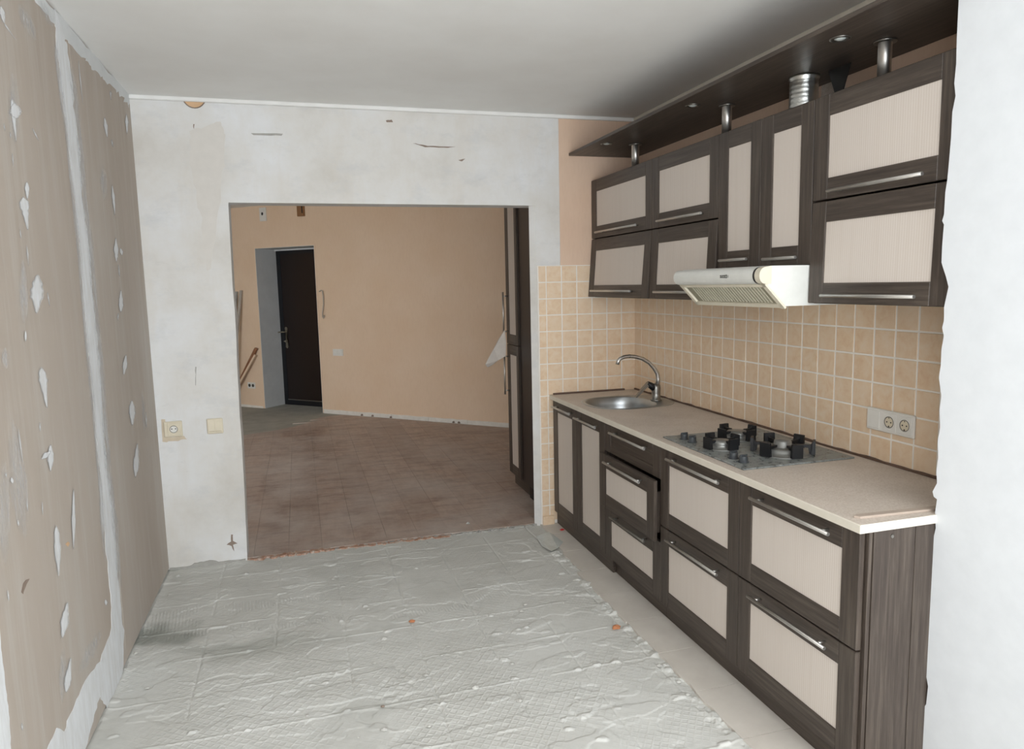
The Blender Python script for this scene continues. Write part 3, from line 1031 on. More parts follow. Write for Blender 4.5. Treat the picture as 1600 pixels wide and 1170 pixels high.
PWD, PLN = 0.1945, 1.29
for ci in range(-14, 9):
    xa = -1.648+ci*PWD
    xb = xa+PWD
    if xb < -3.4 or xa > 0.1:
        continue
    st = 0.03+random.choice([0.25, 0.55, 0.85, 1.1, 0.4])
    y = 0.028+rng.uniform(-0.006, 0.006)
    nxt = st
    while True:
        lim = min(yedge(xa), yedge(xb))
        ya, yb = y, nxt
        if ya > max(yedge(xa), yedge(xb)):
            break
        la, lb = min(yb, yedge(xa)), min(yb, yedge(xb))
        if la > ya+0.01 or lb > ya+0.01:
            la, lb = max(la, ya+0.005), max(lb, ya+0.005)
            k = 0.0005
            tl = rng.uniform(-0.012, 0.0)*0
            pl = [(xa+k, ya+k), (xb-k, ya+k), (xb-k, lb-k), (xa+k, la-k)]
            zt = 0.0085+rng.uniform(-0.0004, 0.0004)
            m = MB()
            bot = [(p[0], p[1], 0.0005) for p in pl]
            mid = [(p[0], p[1], zt-0.0005) for p in pl]
            cx_, cy_ = sum(p[0] for p in pl)/4, sum(p[1] for p in pl)/4
            topv = [(p[0]+math.copysign(0.0005, cx_-p[0]), p[1]+math.copysign(0.0005, cy_-p[1]), zt) for p in pl]
            m.add(bot+mid+topv, [(3, 2, 1, 0), (8, 9, 10, 11)]+[(i, (i+1) % 4, 4+(i+1) % 4, 4+i) for i in range(4)]+[(4+i, 4+(i+1) % 4, 8+(i+1) % 4, 8+i) for i in range(4)])
            # the seams run 1.8 degrees off the kitchen axis
            m.build('laminate_plank', ['laminate'], floor_hall)
        y = nxt
        nxt = y+PLN
        if y > 5.2:
            break
# broken threshold: brick and mortar crumbs along the laminate edge
m = MB()
for k in range(70):
    x = -2.45+1.2*k/70+random.uniform(-0.01, 0.01)
    h = random.uniform(0.002, 0.007)*(1.2 if x < -2.0 else 0.8)
    w = random.uniform(0.012, 0.03); d = random.uniform(0.012, 0.03)
    yy = 0.012+random.uniform(-0.012, 0.012)
    pol = [(x+w*math.cos(t)*random.uniform(.7, 1.1), yy+d*math.sin(t)*random.uniform(.7, 1.1), -0.01) for t in np.linspace(0, 2*math.pi, 7)[:-1]]
    m.prism(pol, (0, 0, 0.012+h))
o = m.build('broken_threshold', ['brick'], floor); o['kind'] = 'stuff'
m = MB()
for k in range(90):
    x = -2.0+1.32*k/90+random.uniform(-0.01, 0.01)
    w = random.uniform(0.006, 0.022); d = random.uniform(0.006, 0.014)
    yy = 0.016+random.uniform(-0.01, 0.012)
    pol = [(x+w*math.cos(t)*random.uniform(.7, 1.1), yy+d*math.sin(t)*random.uniform(.7, 1.1), -0.01) for t in np.linspace(0, 2*math.pi, 7)[:-1]]
    m.prism(pol, (0, 0, 0.011+random.uniform(0.001, 0.006)))
o = m.build('threshold_mortar', ['plastergrey'], floor); o['kind'] = 'stuff'

# hall skirting
bb = struct(thing('baseboard_hall', 'white chipped skirting strip at the foot of the peach wall', 'skirting', hw(1.5, 0, 0)))
del bb['category']
s = 0.02
while s < 3.9:
    e = s+0.52
    m = MB(); n = 9
    tp = [(s+(e-s-0.004)*i/(n-1), 0.050+rng.uniform(-0.004, 0.003)) for i in range(n)]
    hpr(m, [(s, 0.0), (e-0.004, 0.0)]+tp[::-1], -0.010, 0.0)
    m.build('skirting_piece', ['base'], bb)
    s = e
for s0 in (0.62, 0.78, 1.92, 1.99, 1.05):
    m = MB(); m.lathe(hw(s0, -0.012, 0.012), [(0.001, 0.018), (0.012, 0.012), (0.017, 0.004), (0.014, -0.004)], 8)
    m.build('mortar_lump', ['gouge'], bb)
m = MB(); hpr(m, [(-2.2, 0.0), (NW-0.03, 0.0), (NW-0.03, 0.025), (-1.3, 0.032), (-2.2, 0.03)], -0.008, 0); m.build('skirting_piece', ['base'], bb)

# entrance door
dr = struct(thing('door_1', 'dark brown steel entrance door deep in its white recess', 'door', hw(-0.5, ND, 0)))
del dr['category']
m = MB(); hpr(m, [(NW+0.004, 0.0), (-0.004, 0.0), (-0.004, NH-0.022), (NW+0.004, NH-0.022)], ND-0.01, ND+0.06); m.build('door_frame', ['doorf'], dr)
m = MB(); hpr(m, [(NW+0.004, NH-0.022), (-0.004, NH-0.022), (-0.004, NH-0.004), (NW+0.004, NH-0.004)], ND-0.03, ND+0.06); m.build('head_strip', ['reveal'], dr)
leaf = MB(); hpr(leaf, [(NW+0.085, 0.075), (-0.07, 0.075), (-0.07, NH-0.07), (NW+0.085, NH-0.07)], ND-0.022, ND-0.01)
leaf = leaf.build('door_leaf', ['door'], dr)
m = MB(); hpr(m, [(NW+0.083, 0.073), (NW+0.089, 0.073), (NW+0.089, NH-0.07), (NW+0.083, NH-0.07)], ND-0.025, ND-0.022); m.build('edge_bead', ['doorf'], leaf)
m = MB(); hpr(m, [(NW+0.083, 0.068), (-0.07, 0.068), (-0.07, 0.080), (NW+0.083, 0.080)], ND-0.026, ND-0.02); m.build('bottom_bead', ['dullchrome'], leaf)
m = MB(); sx = NW+0.125
hpr(m, [(sx-0.022+0.022*(1-math.cos(t)), 1.03+0.02*math.sin(t)) for t in np.linspace(math.pi*0, math.pi, 7)]+[(sx-0.022, 0.78), (sx, 0.765), (sx+0.022, 0.78)], ND-0.032, ND-0.022)
m.build('lock_plate', ['brass'], leaf)
m = MB()
m.tube([hw(sx, ND-0.03, 0.985), hw(sx, ND-0.075, 0.985), hw(sx-0.03, ND-0.085, 0.985), hw(sx-0.09, ND-0.08, 0.98)], 0.010, 10)
m.build('door_lever', ['brass'], leaf)
m = MB(); m.tube([hw(sx, ND-0.03, 0.86), hw(sx, ND-0.055, 0.86)], 0.016, 12); m.tube([hw(sx-0.03, ND-0.052, 0.86), hw(sx+0.0, ND-0.052, 0.86)], 0.006, 8)
m.build('lock_knob', ['brass'], leaf)

# small fittings on the hall wall
t = thing('junction_box', 'small pale square wall box with a dark hole high above the entrance door', 'box', hw(-0.80, 0, 2.405))
m = MB(); hpr(m, [(-0.856, 2.405), (-0.746, 2.405), (-0.746, 2.57), (-0.856, 2.57)], -0.012, 0); m.build('cover', ['greyp'], t)
m = MB(); hpr(m, [(-0.808+0.016*math.cos(a), 2.495+0.02*math.sin(a)) for a in np.linspace(0, 2*math.pi, 13)[:-1]], -0.0135, -0.010); m.build('hole', ['black'], t)
t = thing('chime_box', 'tan door chime box with a dark slot near the hall ceiling', 'box', hw(-0.16, 0, 2.42))
m = MB(); hpr(m, [(-0.214, 2.425), (-0.113, 2.425), (-0.113, 2.58), (-0.214, 2.58)], -0.03, 0); m.build('case', ['box'], t)
m = MB(); hpr(m, [(-0.140, 2.46), (-0.122, 2.46), (-0.122, 2.56), (-0.140, 2.56)], -0.032, -0.028); m.build('slot', ['black'], t)
t = thing('wall_hook', 'thin pale wire loop hanging on the peach wall by the entrance door', 'hook', hw(0.09, 0, 1.19))
m = MB()
loop = [(0.055, 1.51), (0.085, 1.525), (0.108, 1.515), (0.115, 1.45), (0.113, 1.36), (0.100, 1.29), (0.090, 1.25), (0.088, 1.20), (0.10, 1.185), (0.112, 1.20), (0.112, 1.225)]
m.tube([hw(a, -0.014, z) for a, z in loop], 0.0065, 8); m.build('loop', ['board'], t)
m = MB(); m.tube([hw(0.055, 0.0, 1.51), hw(0.055, -0.016, 1.51)], 0.007, 8); m.build('peg', ['ivory'], t)
t = thing('light_switch', 'white double light switch on the peach wall beside the entrance door', 'switch', hw(0.29, 0, 0.72))
m = MB(); hpr(m, [(0.215, 0.727), (0.370, 0.727), (0.370, 0.808), (0.215, 0.808)], -0.009, 0); m.build('plate', ['greyp'], t)
for a in (0.225, 0.296):
    m = MB(); hpr(m, [(a, 0.737), (a+0.064, 0.737), (a+0.064, 0.798), (a, 0.798)], -0.013, -0.008); m.build('rocker', ['greyp'], t)
t = thing('hall_socket', 'low double wall socket near the floor left of the entrance door', 'socket', hw(-1.20, 0, 0.25))
m = MB(); hpr(m, [(-1.27, 0.255), (-1.135, 0.255), (-1.135, 0.335), (-1.27, 0.335)], -0.008, 0); m.build('plate', ['greyp'], t)
for a in (-1.235, -1.172):
    m = MB(); hpr(m, [(a+0.021*math.cos(k), 0.295+0.021*math.sin(k)) for k in np.linspace(0, 2*math.pi, 13)[:-1]], -0.010, -0.007); m.build('socket_well', ['hole'], t)
# boards leaning left of the door
m = MB()
m.prism([hw(-1.245, -0.004, 1.545), hw(-1.285, -0.004, 1.545), hw(-1.44, -0.20, 0.0), hw(-1.40, -0.20, 0.0)], tuple(-WN*0.018))
tag(m.build('leaning_board', ['board']), 'tall pale narrow board leaning on the hall wall left of the entrance door', 'board')
m = MB()
m.prism([hw(-1.33, -0.004, 1.53), hw(-1.40, -0.004, 1.53), hw(-1.55, -0.22, 0.0), hw(-1.48, -0.22, 0.0)], tuple(-WN*0.018))
tag(m.build('leaning_board', ['plastergrey']), 'grey wider board leaning behind the pale narrow board in the hall', 'board')
m = MB()
m.prism([hw(-1.030, -0.012, 0.79), hw(-1.075, -0.012, 0.80), hw(-1.60, -0.05, 0.05), hw(-1.575, -0.05, 0.0)], tuple(-WN*0.02))
tag(m.build('slanted_batten', ['brownboard']), 'brown wooden batten propped at a slant beside the door recess', 'batten')
m = MB()
m.prism([hw(-1.045, -0.04, 0.70), hw(-1.065, -0.04, 0.715), hw(-1.60, -0.075, 0.03), hw(-1.59, -0.075, 0.0)], tuple(-WN*0.015))
tag(m.build('slanted_batten', ['hall']), 'thin light batten lying below the brown slanted batten in the hall', 'batten')

# ------------------------------------------------------------------ cabinet fronts
def front(cab, kind, ya, yb, z0, z1, xf, hl, hz, hdl='chrome', panel=True, tilt=0.0, stile=0.072, th=0.018, glass=None):
    """framed front facing -X with its outer face at xf. ya > yb. hl: handle (ya, yb)"""
    g = 0.0015
    ya, yb, z0, z1 = ya-g, yb+g, z0+g, z1-g
    piv = (xf+th, 0, z1)

    def fin(m):
        if tilt:
            m.rot(piv, 'Y', tilt)
        return m
    m = MB()
    b = 0.0022
    # stiles
    m.cbox(xf, ya, z0, xf+th, ya-stile, z1, b, 0)
    m.cbox(xf, yb, z0, xf+th, yb+stile, z1, b, 0)
    rail = 0.072 if (z1-z0) > 0.2 else 0.045
    m.cbox(xf+0.0005, ya-stile, z0, xf+th, yb+stile, z0+rail, b, 1)
    m.cbox(xf+0.0005, ya-stile, z1-rail, xf+th, yb+stile, z1, b, 1)
    d = fin(m).build(kind, ['wv', 'wh'], cab)
    m = MB()
    m.box(xf+0.005, ya-stile+0.001, z0+rail-0.002, xf+th-0.002, yb+stile-0.001, z1-rail+0.002, 0)
    fin(m).build('panel', ['panel' if panel else 'wh'], d, None if panel else 'dark wood infill')
    if hl:
        m = MB(); a, c = hl
        xo = xf-0.030
        m.tube([(xo, a, hz), (xo, c, hz)], 0.0062, 10)
        for yy in (a-0.035, c+0.035):
            m.tube([(xf+0.001, yy, hz), (xo, yy, hz)], 0.0048, 8)
        fin(m).build('handle', [hdl], d)
    return d


# base cabinets --------------------------------------------------------------
XF = -0.580
ZB0, ZB1 = 0.088, 0.818


def carcass(name, label, ya, yb, cat='cabinet', group=None, x0=-0.561, z0=ZB0, z1=0.820, xb=-0.012, parts=True):
    t = thing(name, label, cat, (-0.30, (ya+yb)/2, 0.006 if z0 < 0.2 else z0), group)
    m = MB(); e = 0.0008
    w = 0.016
    m.box(x0, ya-e, z0, xb, ya-w, z1); m.box(x0, yb+e, z0, xb, yb+w, z1)
    m.box(x0, ya-w, z0, xb, yb+w, z0+w); m.box(xb-0.01, ya-w, z0, xb, yb+w, z1)
    if name != 'sink_cabinet':
        m.box(x0, ya-w, z1-w, xb, yb+w, z1)
    m.build('carcass', ['wv'], t)
    return t


Y1, Y2, Y3, Y4 = -0.815, -1.430, -2.035, -2.630
sink_cab = carcass('sink_cabinet', 'dark wood base cabinet with two tall panelled doors under the sink', -0.010, Y1)
front(sink_cab, 'door', -0.010, -0.412, ZB0, ZB1, XF, (-0.065, -0.372), 0.783)
front(sink_cab, 'door', -0.412, Y1, ZB0, ZB1, XF, (-0.440, -0.757), 0.775)
m = MB(); m.cbox(-0.562, -0.01, 0.006, -0.546, Y1-0.06, 0.086, 0.001); m.build('plinth', ['wh'], sink_cab)

draw_cab = carcass('drawer_cabinet', 'dark wood base cabinet of three drawers with the middle drawer ajar', Y1, Y2)
front(draw_cab, 'drawer', Y1, Y2, 0.662, ZB1, XF, (-0.935, -1.329), 0.783, panel=False)
d2 = front(draw_cab, 'drawer', Y1-0.002, Y2+0.002, 0.375, 0.660, XF-0.030, (-0.926, -1.336), 0.630)
front(draw_cab, 'drawer', Y1, Y2, ZB0, 0.372, XF, (-0.943, -1.330), 0.340, hdl='dullchrome')
m = MB(); m.box(XF-0.012, Y1-0.02, 0.41, -0.10, Y1-0.035, 0.60); m.box(XF-0.012, Y2+0.02, 0.41, -0.10, Y2+0.035, 0.60)
m.box(XF-0.012, Y1-0.035, 0.41, -0.10, Y2+0.035, 0.42); m.build('drawer_box', ['wv'], d2)
m = MB(); m.cbox(-0.545, Y1-0.05, 0.006, -0.529, Y2, 0.086, 0.001); m.build('plinth', ['wh'], draw_cab)

mid_cab = carcass('drawer_cabinet', 'dark wood base cabinet of two deep drawers under the gas hob', Y2, Y3)
end_cab = carcass('drawer_cabinet', 'dark wood base cabinet of two deep drawers at the white wall stub', Y3, Y4-0.0)
for cab, a, b in ((mid_cab, Y2, Y3), (end_cab, Y3, Y4)):
    h = (a-0.103, b+0.097)
    front(cab, 'drawer', a, b, 0.453, ZB1, XF, h, 0.783)
    front(cab, 'drawer', a, b, ZB0, 0.450, XF, h, 0.420)
    m = MB(); m.cbox(-0.545, a, 0.006, -0.529, b, 0.086, 0.001); m.build('plinth', ['wh'], cab)
# end panel of three uneven boards
for xa, xb_, off in ((-0.561, -0.548, 0.0), (-0.547, -0.487, 0.004), (-0.486, -0.396, 0.001), (-0.395, -0.012, 0.0025)):
    m = MB(); m.cbox(xa, Y4-0.0005, 0.006, xb_, Y4-0.012-off, 0.822, 0.0012); m.build('end_board', ['wv'], end_cab)
m = MB(); m.lathe((-0.484, Y4-0.0165, 0.80), [(0.006, 0.0), (0.005, -0.002)], 10, axis='Y'); m.build('screw_cap', ['dullchrome'], end_cab)

# countertop -----------------------------------------------------------------
YE = -2.650
ct = thing('countertop', 'long beige laminate worktop over the dark base cabinets', 'worktop', (-0.30, -1.32, 0.821))


def ring(cx, cy, ax, ay, p, n=48):
    out = []
    for k in range(n):
        th = 2*math.pi*k/n
        c_, s_ = math.cos(th), math.sin(th)
        out.append((cx+ax*math.copysign(abs(c_)**(2/p), c_), cy+ay*math.copysign(abs(s_)**(2/p), s_)))
    return out


SX, SY = -0.280, -0.460
NS = 48
m = MB()
x0, x1, y0, y1 = -0.602, -0.006, YE, -0.006
# slab with the sink cut out: quads from the hole ring to a square ring, then strips
hole = ring(SX, SY, 0.246, 0.214, 2.6, NS)
sq = []
for k in range(NS):
    th = 2*math.pi*k/NS
    c_, s_ = math.cos(th), math.sin(th)
    q = 0.275/max(abs(c_), abs(s_))
    sq.append((SX+c_*q, SY+s_*q))
zt, zb = 0.848, 0.822
m.add([(x, y, zt) for x, y in hole]+[(x, y, zt) for x, y in sq], [(k, NS+k, NS+(k+1) % NS, (k+1) % NS) for k in range(NS)], 0)
m.add([(x, y, zt) for x, y in hole]+[(x, y, zb) for x, y in hole], [(k, (k+1) % NS, NS+(k+1) % NS, NS+k) for k in range(NS)], 0)
sx0, sx1, sy0, sy1 = SX-0.275, SX+0.275, SY-0.275, SY+0.275
for (a, b, c, d) in ((x0+0.003, y0, sx0, y1), (sx1, y0, x1, y1), (sx0, y0, sx1, sy0), (sx0, sy1, sx1, y1)):
    m.add([(a, b, zt), (c, b, zt), (c, d, zt), (a, d, zt)], [(0, 1, 2, 3)], 0)
for (a, b, c, d) in ((x0, y0, sx0, y1), (sx1, y0, x1, y1), (sx0, y0, sx1, sy0), (sx0, sy1, sx1, y1)):
    m.add([(a, b, zb), (c, b, zb), (c, d, zb), (a, d, zb)], [(3, 2, 1, 0)], 0)
m.add([(x, y, zb) for x, y in hole]+[(x, y, zb) for x, y in sq], [((k+1) % NS, NS+(k+1) % NS, NS+k, k) for k in range(NS)], 0)
m.add([(x0, y0, zb), (x0, y1, zb), (x0, y1, zt-0.003), (x0, y0, zt-0.003), (x0+0.003, y0, zt), (x0+0.003, y1, zt)], [(0, 3, 2, 1), (3, 4, 5, 2)], 1)
m.add([(x0, y0, zb), (x1, y0, zb), (x1, y0, zt), (x0+0.003, y0, zt), (x0, y0, zt-0.003)], [(0, 1, 2, 3, 4)], 1)
m.add([(x1, y0, zb), (x1, y1, zb), (x1, y1, zt), (x1, y0, zt)], [(0, 1, 2, 3)], 1)
m.add([(x0, y1, zb), (x1, y1, zb), (x1, y1, zt), (x0, y1, zt)], [(3, 2, 1, 0)], 1)
m.build('slab', ['counter', 'cream'], ct)
# torn brown seal left behind along both walls
m = MB(); m.cbox(-0.578, -0.022, 0.8475, -0.085, -0.007, 0.858, 0.002); m.build('seal_strip', ['trim'], ct)
m = MB()
n = 60
m.prism([(-0.007, -0.02, 0.8475), (-0.007, YE+0.01, 0.8475)] + [(-0.007, YE+0.01+(2.62)*i/n, 0.8555+rng.uniform(-0.002, 0.003)) for i in range(n+1)], (-0.012, 0, 0))
m.build('seal_strip', ['trim'], ct)
m = MB(); m.prism([(-0.572, -2.592, 0.8484), (-0.556, -2.584, 0.8484), (-0.10, -2.612, 0.8484), (-0.10, -2.634, 0.8484), (-0.562, -2.606, 0.8484)], (0, 0, 0.007))
tag(m.build('edging_strip', ['strip']), 'loose beige edging strip lying across the near end of the worktop', 'strip')

# sink -----------------------------------------------------------------------
t = thing('kitchen_sink', 'inset stainless steel sink with a rounded square bowl', 'sink', (SX, SY, 0.70))
m = MB()
prof = [(0.262, 0.230, 2.6, 0.8482, 0), (0.261, 0.229, 2.6, 0.8510, 0), (0.254, 0.222, 2.6, 0.8525, 0), (0.248, 0.217, 2.6, 0.8512, 0),
        (0.195, 0.210, 2.6, 0.8505, 1), (0.188, 0.204, 2.6, 0.845, 1), (0.184, 0.199, 2.6, 0.80, 1), (0.176, 0.190, 2.6, 0.735, 1), (0.150, 0.165, 2.4, 0.700, 1), (0.05, 0.05, 2, 0.692, 1), (0.034, 0.034, 2, 0.690, 1)]
vs, fs = [], []
for (ax, ay, p, z, sh) in prof:
    dx = -0.042 if sh else 0.0
    vs += [(x, y, z) for x, y in ring(SX+dx, SY, ax, ay, p, NS)]
for i in range(len(prof)-1):
    fs += [(i*NS+k, i*NS+(k+1) % NS, (i+1)*NS+(k+1) % NS, (i+1)*NS+k) for k in range(NS)]
m.add(vs, fs, 0, True)
m.build('basin', ['steel'], t)
m = MB(); m.lathe((SX-0.042, SY, 0.686), [(0.036, 0.004), (0.034, 0.008), (0.020, 0.006), (0.012, 0.001)], 20); m.build('drain', ['dullchrome'], t)

# faucet
FX, FY = -0.103, -0.480
t = thing('kitchen_faucet', 'chrome mixer tap with a high curved spout behind the sink', 'faucet', (FX, FY, 0.851))
m = MB()
m.lathe((FX, FY, 0.850), [(0.033, 0.0), (0.033, 0.006), (0.027, 0.010), (0.0255, 0.045), (0.027, 0.075), (0.024, 0.092), (0.015, 0.100)], 24)
m.build('body', ['dullchrome'], t)
m = MB()
ctrl = [(FX+0.010, 0.93), (FX+0.014, 0.975), (FX+0.008, 1.010), (-0.118, 1.045), (-0.150, 1.077), (-0.19, 1.101), (-0.235, 1.115), (-0.275, 1.120), (-0.308, 1.1175), (-0.332, 1.109), (-0.345, 1.095), (-0.350, 1.076)]
m.tube([(x, FY, z) for x, z in ctrl], [0.0135, 0.0125, 0.012, 0.0115, 0.011, 0.011, 0.0105, 0.0105, 0.0105, 0.0105, 0.011, 0.0115], 14)
m.build('spout', ['chrome'], t)
m = MB(); m.tube([(-0.271, FY, 1.1196), (-0.275, FY, 1.120)], 0.0112, 14); m.build('spout_joint', ['dullchrome'], t)
m = MB()
m.tube([(FX-0.004, FY, 0.918), (FX-0.034, FY, 0.940), (FX-0.056, FY, 0.956)], [0.022, 0.019, 0.013], 14); m.build('cartridge', ['iron'], t)
m = MB()
pl = [(-0.118, 0.932), (-0.158, 0.962), (-0.170, 0.950), (-0.205, 0.915), (-0.238, 0.878), (-0.230, 0.874), (-0.198, 0.902), (-0.166, 0.930), (-0.150, 0.938)]
m.prism([(x, FY-0.011, z) for x, z in pl], (0, 0.022, 0)); m.build('lever', ['dullchrome'], t)

# gas hob ---------------------------------------------------------------------
t = thing('gas_hob', 'glass gas hob with three burners and black pan supports', 'hob', (-0.306, -1.715, 0.848))
m = MB(); m.cbox(-0.556, -2.022, 0.8482, -0.058, -1.405, 0.8545, 0.002); m.build('glass_plate', ['hob'], t)
ZG = 0.8545


def burner(cx, cy, R, big):
    m = MB()
    if big:
        m.lathe((cx, cy, ZG), [(R, 0.0), (R, 0.003), (R*0.94, 0.005), (R*0.80, 0.006), (R*0.72, 0.016), (R*0.70, 0.024), (R*0.60, 0.027), (R*0.42, 0.026), (R*0.38, 0.022), (R*0.32, 0.028), (R*0.30, 0.048), (R*0.26, 0.054), (R*0.06, 0.056)], 32)
    else:
        m.lathe((cx, cy, ZG), [(R, 0.0), (R, 0.003), (R*0.92, 0.005), (R*0.62, 0.006), (R*0.58, 0.018), (R*0.60, 0.022), (R*0.56, 0.028), (R*0.50, 0.033), (R*0.10, 0.035)], 28)
    b = m.build('burner', ['burner'], t)
    for k in range(6 if big else 4):
        an = math.radians(20+60*k) if big else math.radians(8+90*k)
        d = np.array([math.cos(an), math.sin(an), 0]); n_ = np.array([-d[1], d[0], 0])
        r0, r1 = R*(0.42 if big else 0.50), R*1.03
        hw_ = 0.007
        m = MB()

        def pt(r, w, z):
            return tuple(np.array([cx, cy, ZG+z])+d*r+n_*w)
        prof = [(r0, 0.036), (r1-0.012, 0.036), (r1-0.002, 0.050), (r1+0.004, 0.050), (r1+0.004, 0.004), (r1-0.016, 0.004), (r1-0.020, 0.024), (r0, 0.027)]
        if big:
            prof = [(r, z+0.004 if z > 0.01 else z) for r, z in prof]
        m.prism([pt(r, -hw_, z) for r, z in prof], tuple(n_*2*hw_))
        # flared outer foot of the pan support
        w2 = 0.022 if big else 0.022
        m.prism([pt(r1-0.010, -w2, 0.004), pt(r1+0.006, -w2, 0.004), pt(r1+0.006, -w2, 0.058 if big else 0.050), pt(r1-0.004, -w2, 0.058 if big else 0.050)], tuple(n_*2*w2))
        m.build('pan_support', ['iron'], b)
    m = MB(); m.tube([(cx+0.62*R*math.cos(0.7), cy+0.62*R*math.sin(0.7), ZG), (cx+0.62*R*math.cos(0.7), cy+0.62*R*math.sin(0.7), ZG+0.02)], 0.003, 6); m.build('igniter', ['white'], b)


burner(-0.268, -1.862, 0.112, True)
burner(-0.275, -1.560, 0.082, False)
burner(-0.440, -1.695, 0.070, False)
for x, y in ((-0.497, -1.493), (-0.497, -1.560), (-0.497, -1.868), (-0.497, -1.935)):
    m = MB(); m.lathe((x, y, ZG), [(0.021, 0.0), (0.021, 0.003), (0.017, 0.004), (0.0165, 0.022), (0.014, 0.025), (0.002, 0.0255)], 18)
    m.cbox(x-0.016, y-0.004, ZG+0.018, x+0.016, y+0.004, ZG+0.030, 0.002)
    m.build('knob', ['knob'], t)

# upper cabinets ---------------------------------------------------------------
XU = -0.305
ZU0, ZU1, ZS = 1.455, 2.175, 1.818
U = [-0.008, -0.812, -1.432, -2.040, -2.642]
labels = ['wide dark wood wall cabinet of two lift-up fronts in the tiled corner above the sink', 'dark wood wall cabinet of two lift-up fronts between corner cabinet and hood cabinet',
          'dark wood wall cabinet with two narrow upright doors above the cooker hood', 'dark wood wall cabinet of two lift-up fronts at the white wall stub']
nm = ['wall_cabinet']*4
hs_up = [((-0.13, -0.683), 1.850), ((-0.92, -1.34), 1.848), None, ((-2.151, -2.546), 1.842)]
hs_lo = [((-0.11, -0.660), 1.492), ((-0.92, -1.34), 1.490), None, ((-2.143, -2.544), 1.484)]
tl = [math.radians(4.5), math.radians(3.0), 0, math.radians(1.2)]
for k in range(4):
    ya, yb = U[k], U[k+1]
    z0 = 1.595 if k == 2 else ZU0
    c = carcass('wall_cabinet', labels[k], ya, yb, x0=XU+0.0195, z0=z0, z1=ZU1, xb=-0.010)
    if k == 2:
        ym = (ya+yb)/2
        front(c, 'door', ya, ym, z0, ZU1, XU, (-1.491, -1.689), 1.630, stile=0.070)
        front(c, 'door', ym, yb, z0, ZU1, XU, (-1.798, -1.994), 1.624, stile=0.070)
    else:
        front(c, 'lift_front', ya, yb, ZS, ZU1, XU, *hs_up[k])
        front(c, 'lift_front', ya, yb, ZU0, ZS-0.004, XU, *hs_lo[k], tilt=tl[k])

# cooker hood ---------------------------------------------------------------------
t = thing('cooker_hood', 'white slimline cooker hood under the narrow upright doors', 'cooker hood', (-0.26, -1.736, 1.44))
ya, yb = -1.436, -2.036
m = MB()
sec = [(-0.012, 1.594), (-0.470, 1.594), (-0.486, 1.590), (-0.486, 1.530), (-0.405, 1.448), (-0.012, 1.448)]
m.prism([(x, ya, z) for x, z in sec], (0, yb-ya, 0)); m.build('body', ['white'], t)
m = MB()   # rounded front visor
n = 12
vis = [(-0.487, 1.591)]+[(-0.487-0.034*math.sin(a)**0.8, 1.560+0.031*math.cos(a)) for a in np.linspace(0.15, math.pi-0.15, n)]+[(-0.487, 1.529)]
m.prism([(x, ya+0.004, z) for x, z in vis], (0, yb-ya+0.030, 0), smooth=False); m.build('visor', ['white'], t)
m = MB(); m.prism([(x*1.0, yb+0.034, z) for x, z in vis], (0, -0.007, 0)); m.build('visor_gap_shade', ['black'], t)  # solid black strip, its colour stands in for the shade of an open gap
m = MB()
sec2 = vis+[(-0.47, 1.529), (-0.47, 1.594)]
m.prism([(x+0.003, yb+0.027, z) for x, z in sec2], (0, -0.030, 0)); m.build('visor_end', ['creamp'], t)
# slanted filter with slots
sl = np.array([-0.405+0.486, 0, 1.448-1.530]); sl_l = np.linalg.norm(sl); sl /= sl_l; nn = np.array([-0.7071, 0, -0.7071])
A = np.array([-0.486, 0, 1.530])


def fq(a, b, ya_, yb_, off, th):
    p = A+nn*off
    q = [p+sl*a, p+sl*b]
    return [(q[0][0], ya_, q[0][2]), (q[1][0], ya_, q[1][2]), (q[1][0], yb_, q[1][2]), (q[0][0], yb_, q[0][2])]


m = MB(); m.prism(fq(0.008, sl_l-0.014, ya-0.03, yb+0.03, 0.0, 0), tuple(nn*0.0015)); flt = m.build('filter', ['filt'], t)
for k in range(25):
    y = ya-0.075-k*0.0195
    m = MB(); m.prism(fq(0.014, sl_l-0.020, y, y-0.0075, 0.0015, 0), tuple(nn*0.003)); m.build('filter_slat', ['slat'], flt)
for a, b, y0_, y1_ in ((-0.004, 0.009, ya, yb), (sl_l-0.016, sl_l+0.002, ya, yb), (-0.004, sl_l+0.004, ya-0.001, ya-0.022), (-0.004, sl_l+0.006, yb+0.020, yb-0.003)):
    m = MB(); m.prism(fq(a, b, y0_, y1_, 0.0, 0), tuple(nn*0.008)); m.build('filter_frame', ['creamp'], t)
# blurred maker's mark on the visor
xs = -0.522
for (y, w, h) in ((-1.800, 0.011, 0.010), (-1.813, 0.007, 0.0105), (-1.824, 0.0085, 0.011), (-1.836, 0.0075, 0.0125), (-1.847, 0.002, 0.010)):
    m = MB(); m.box(xs, y+w/2, 1.560-h/2, xs+0.003, y-w/2, 1.560-h*0.15); m.box(xs, y+w/2, 1.560+h*0.1, xs+0.003, y-w*0.1, 1.560+h/2); m.box(xs, y-w*0.25, 1.560-h/2, xs+0.003, y-w/2, 1.560+h/2)
    m.build('brand_mark', ['print'], t)

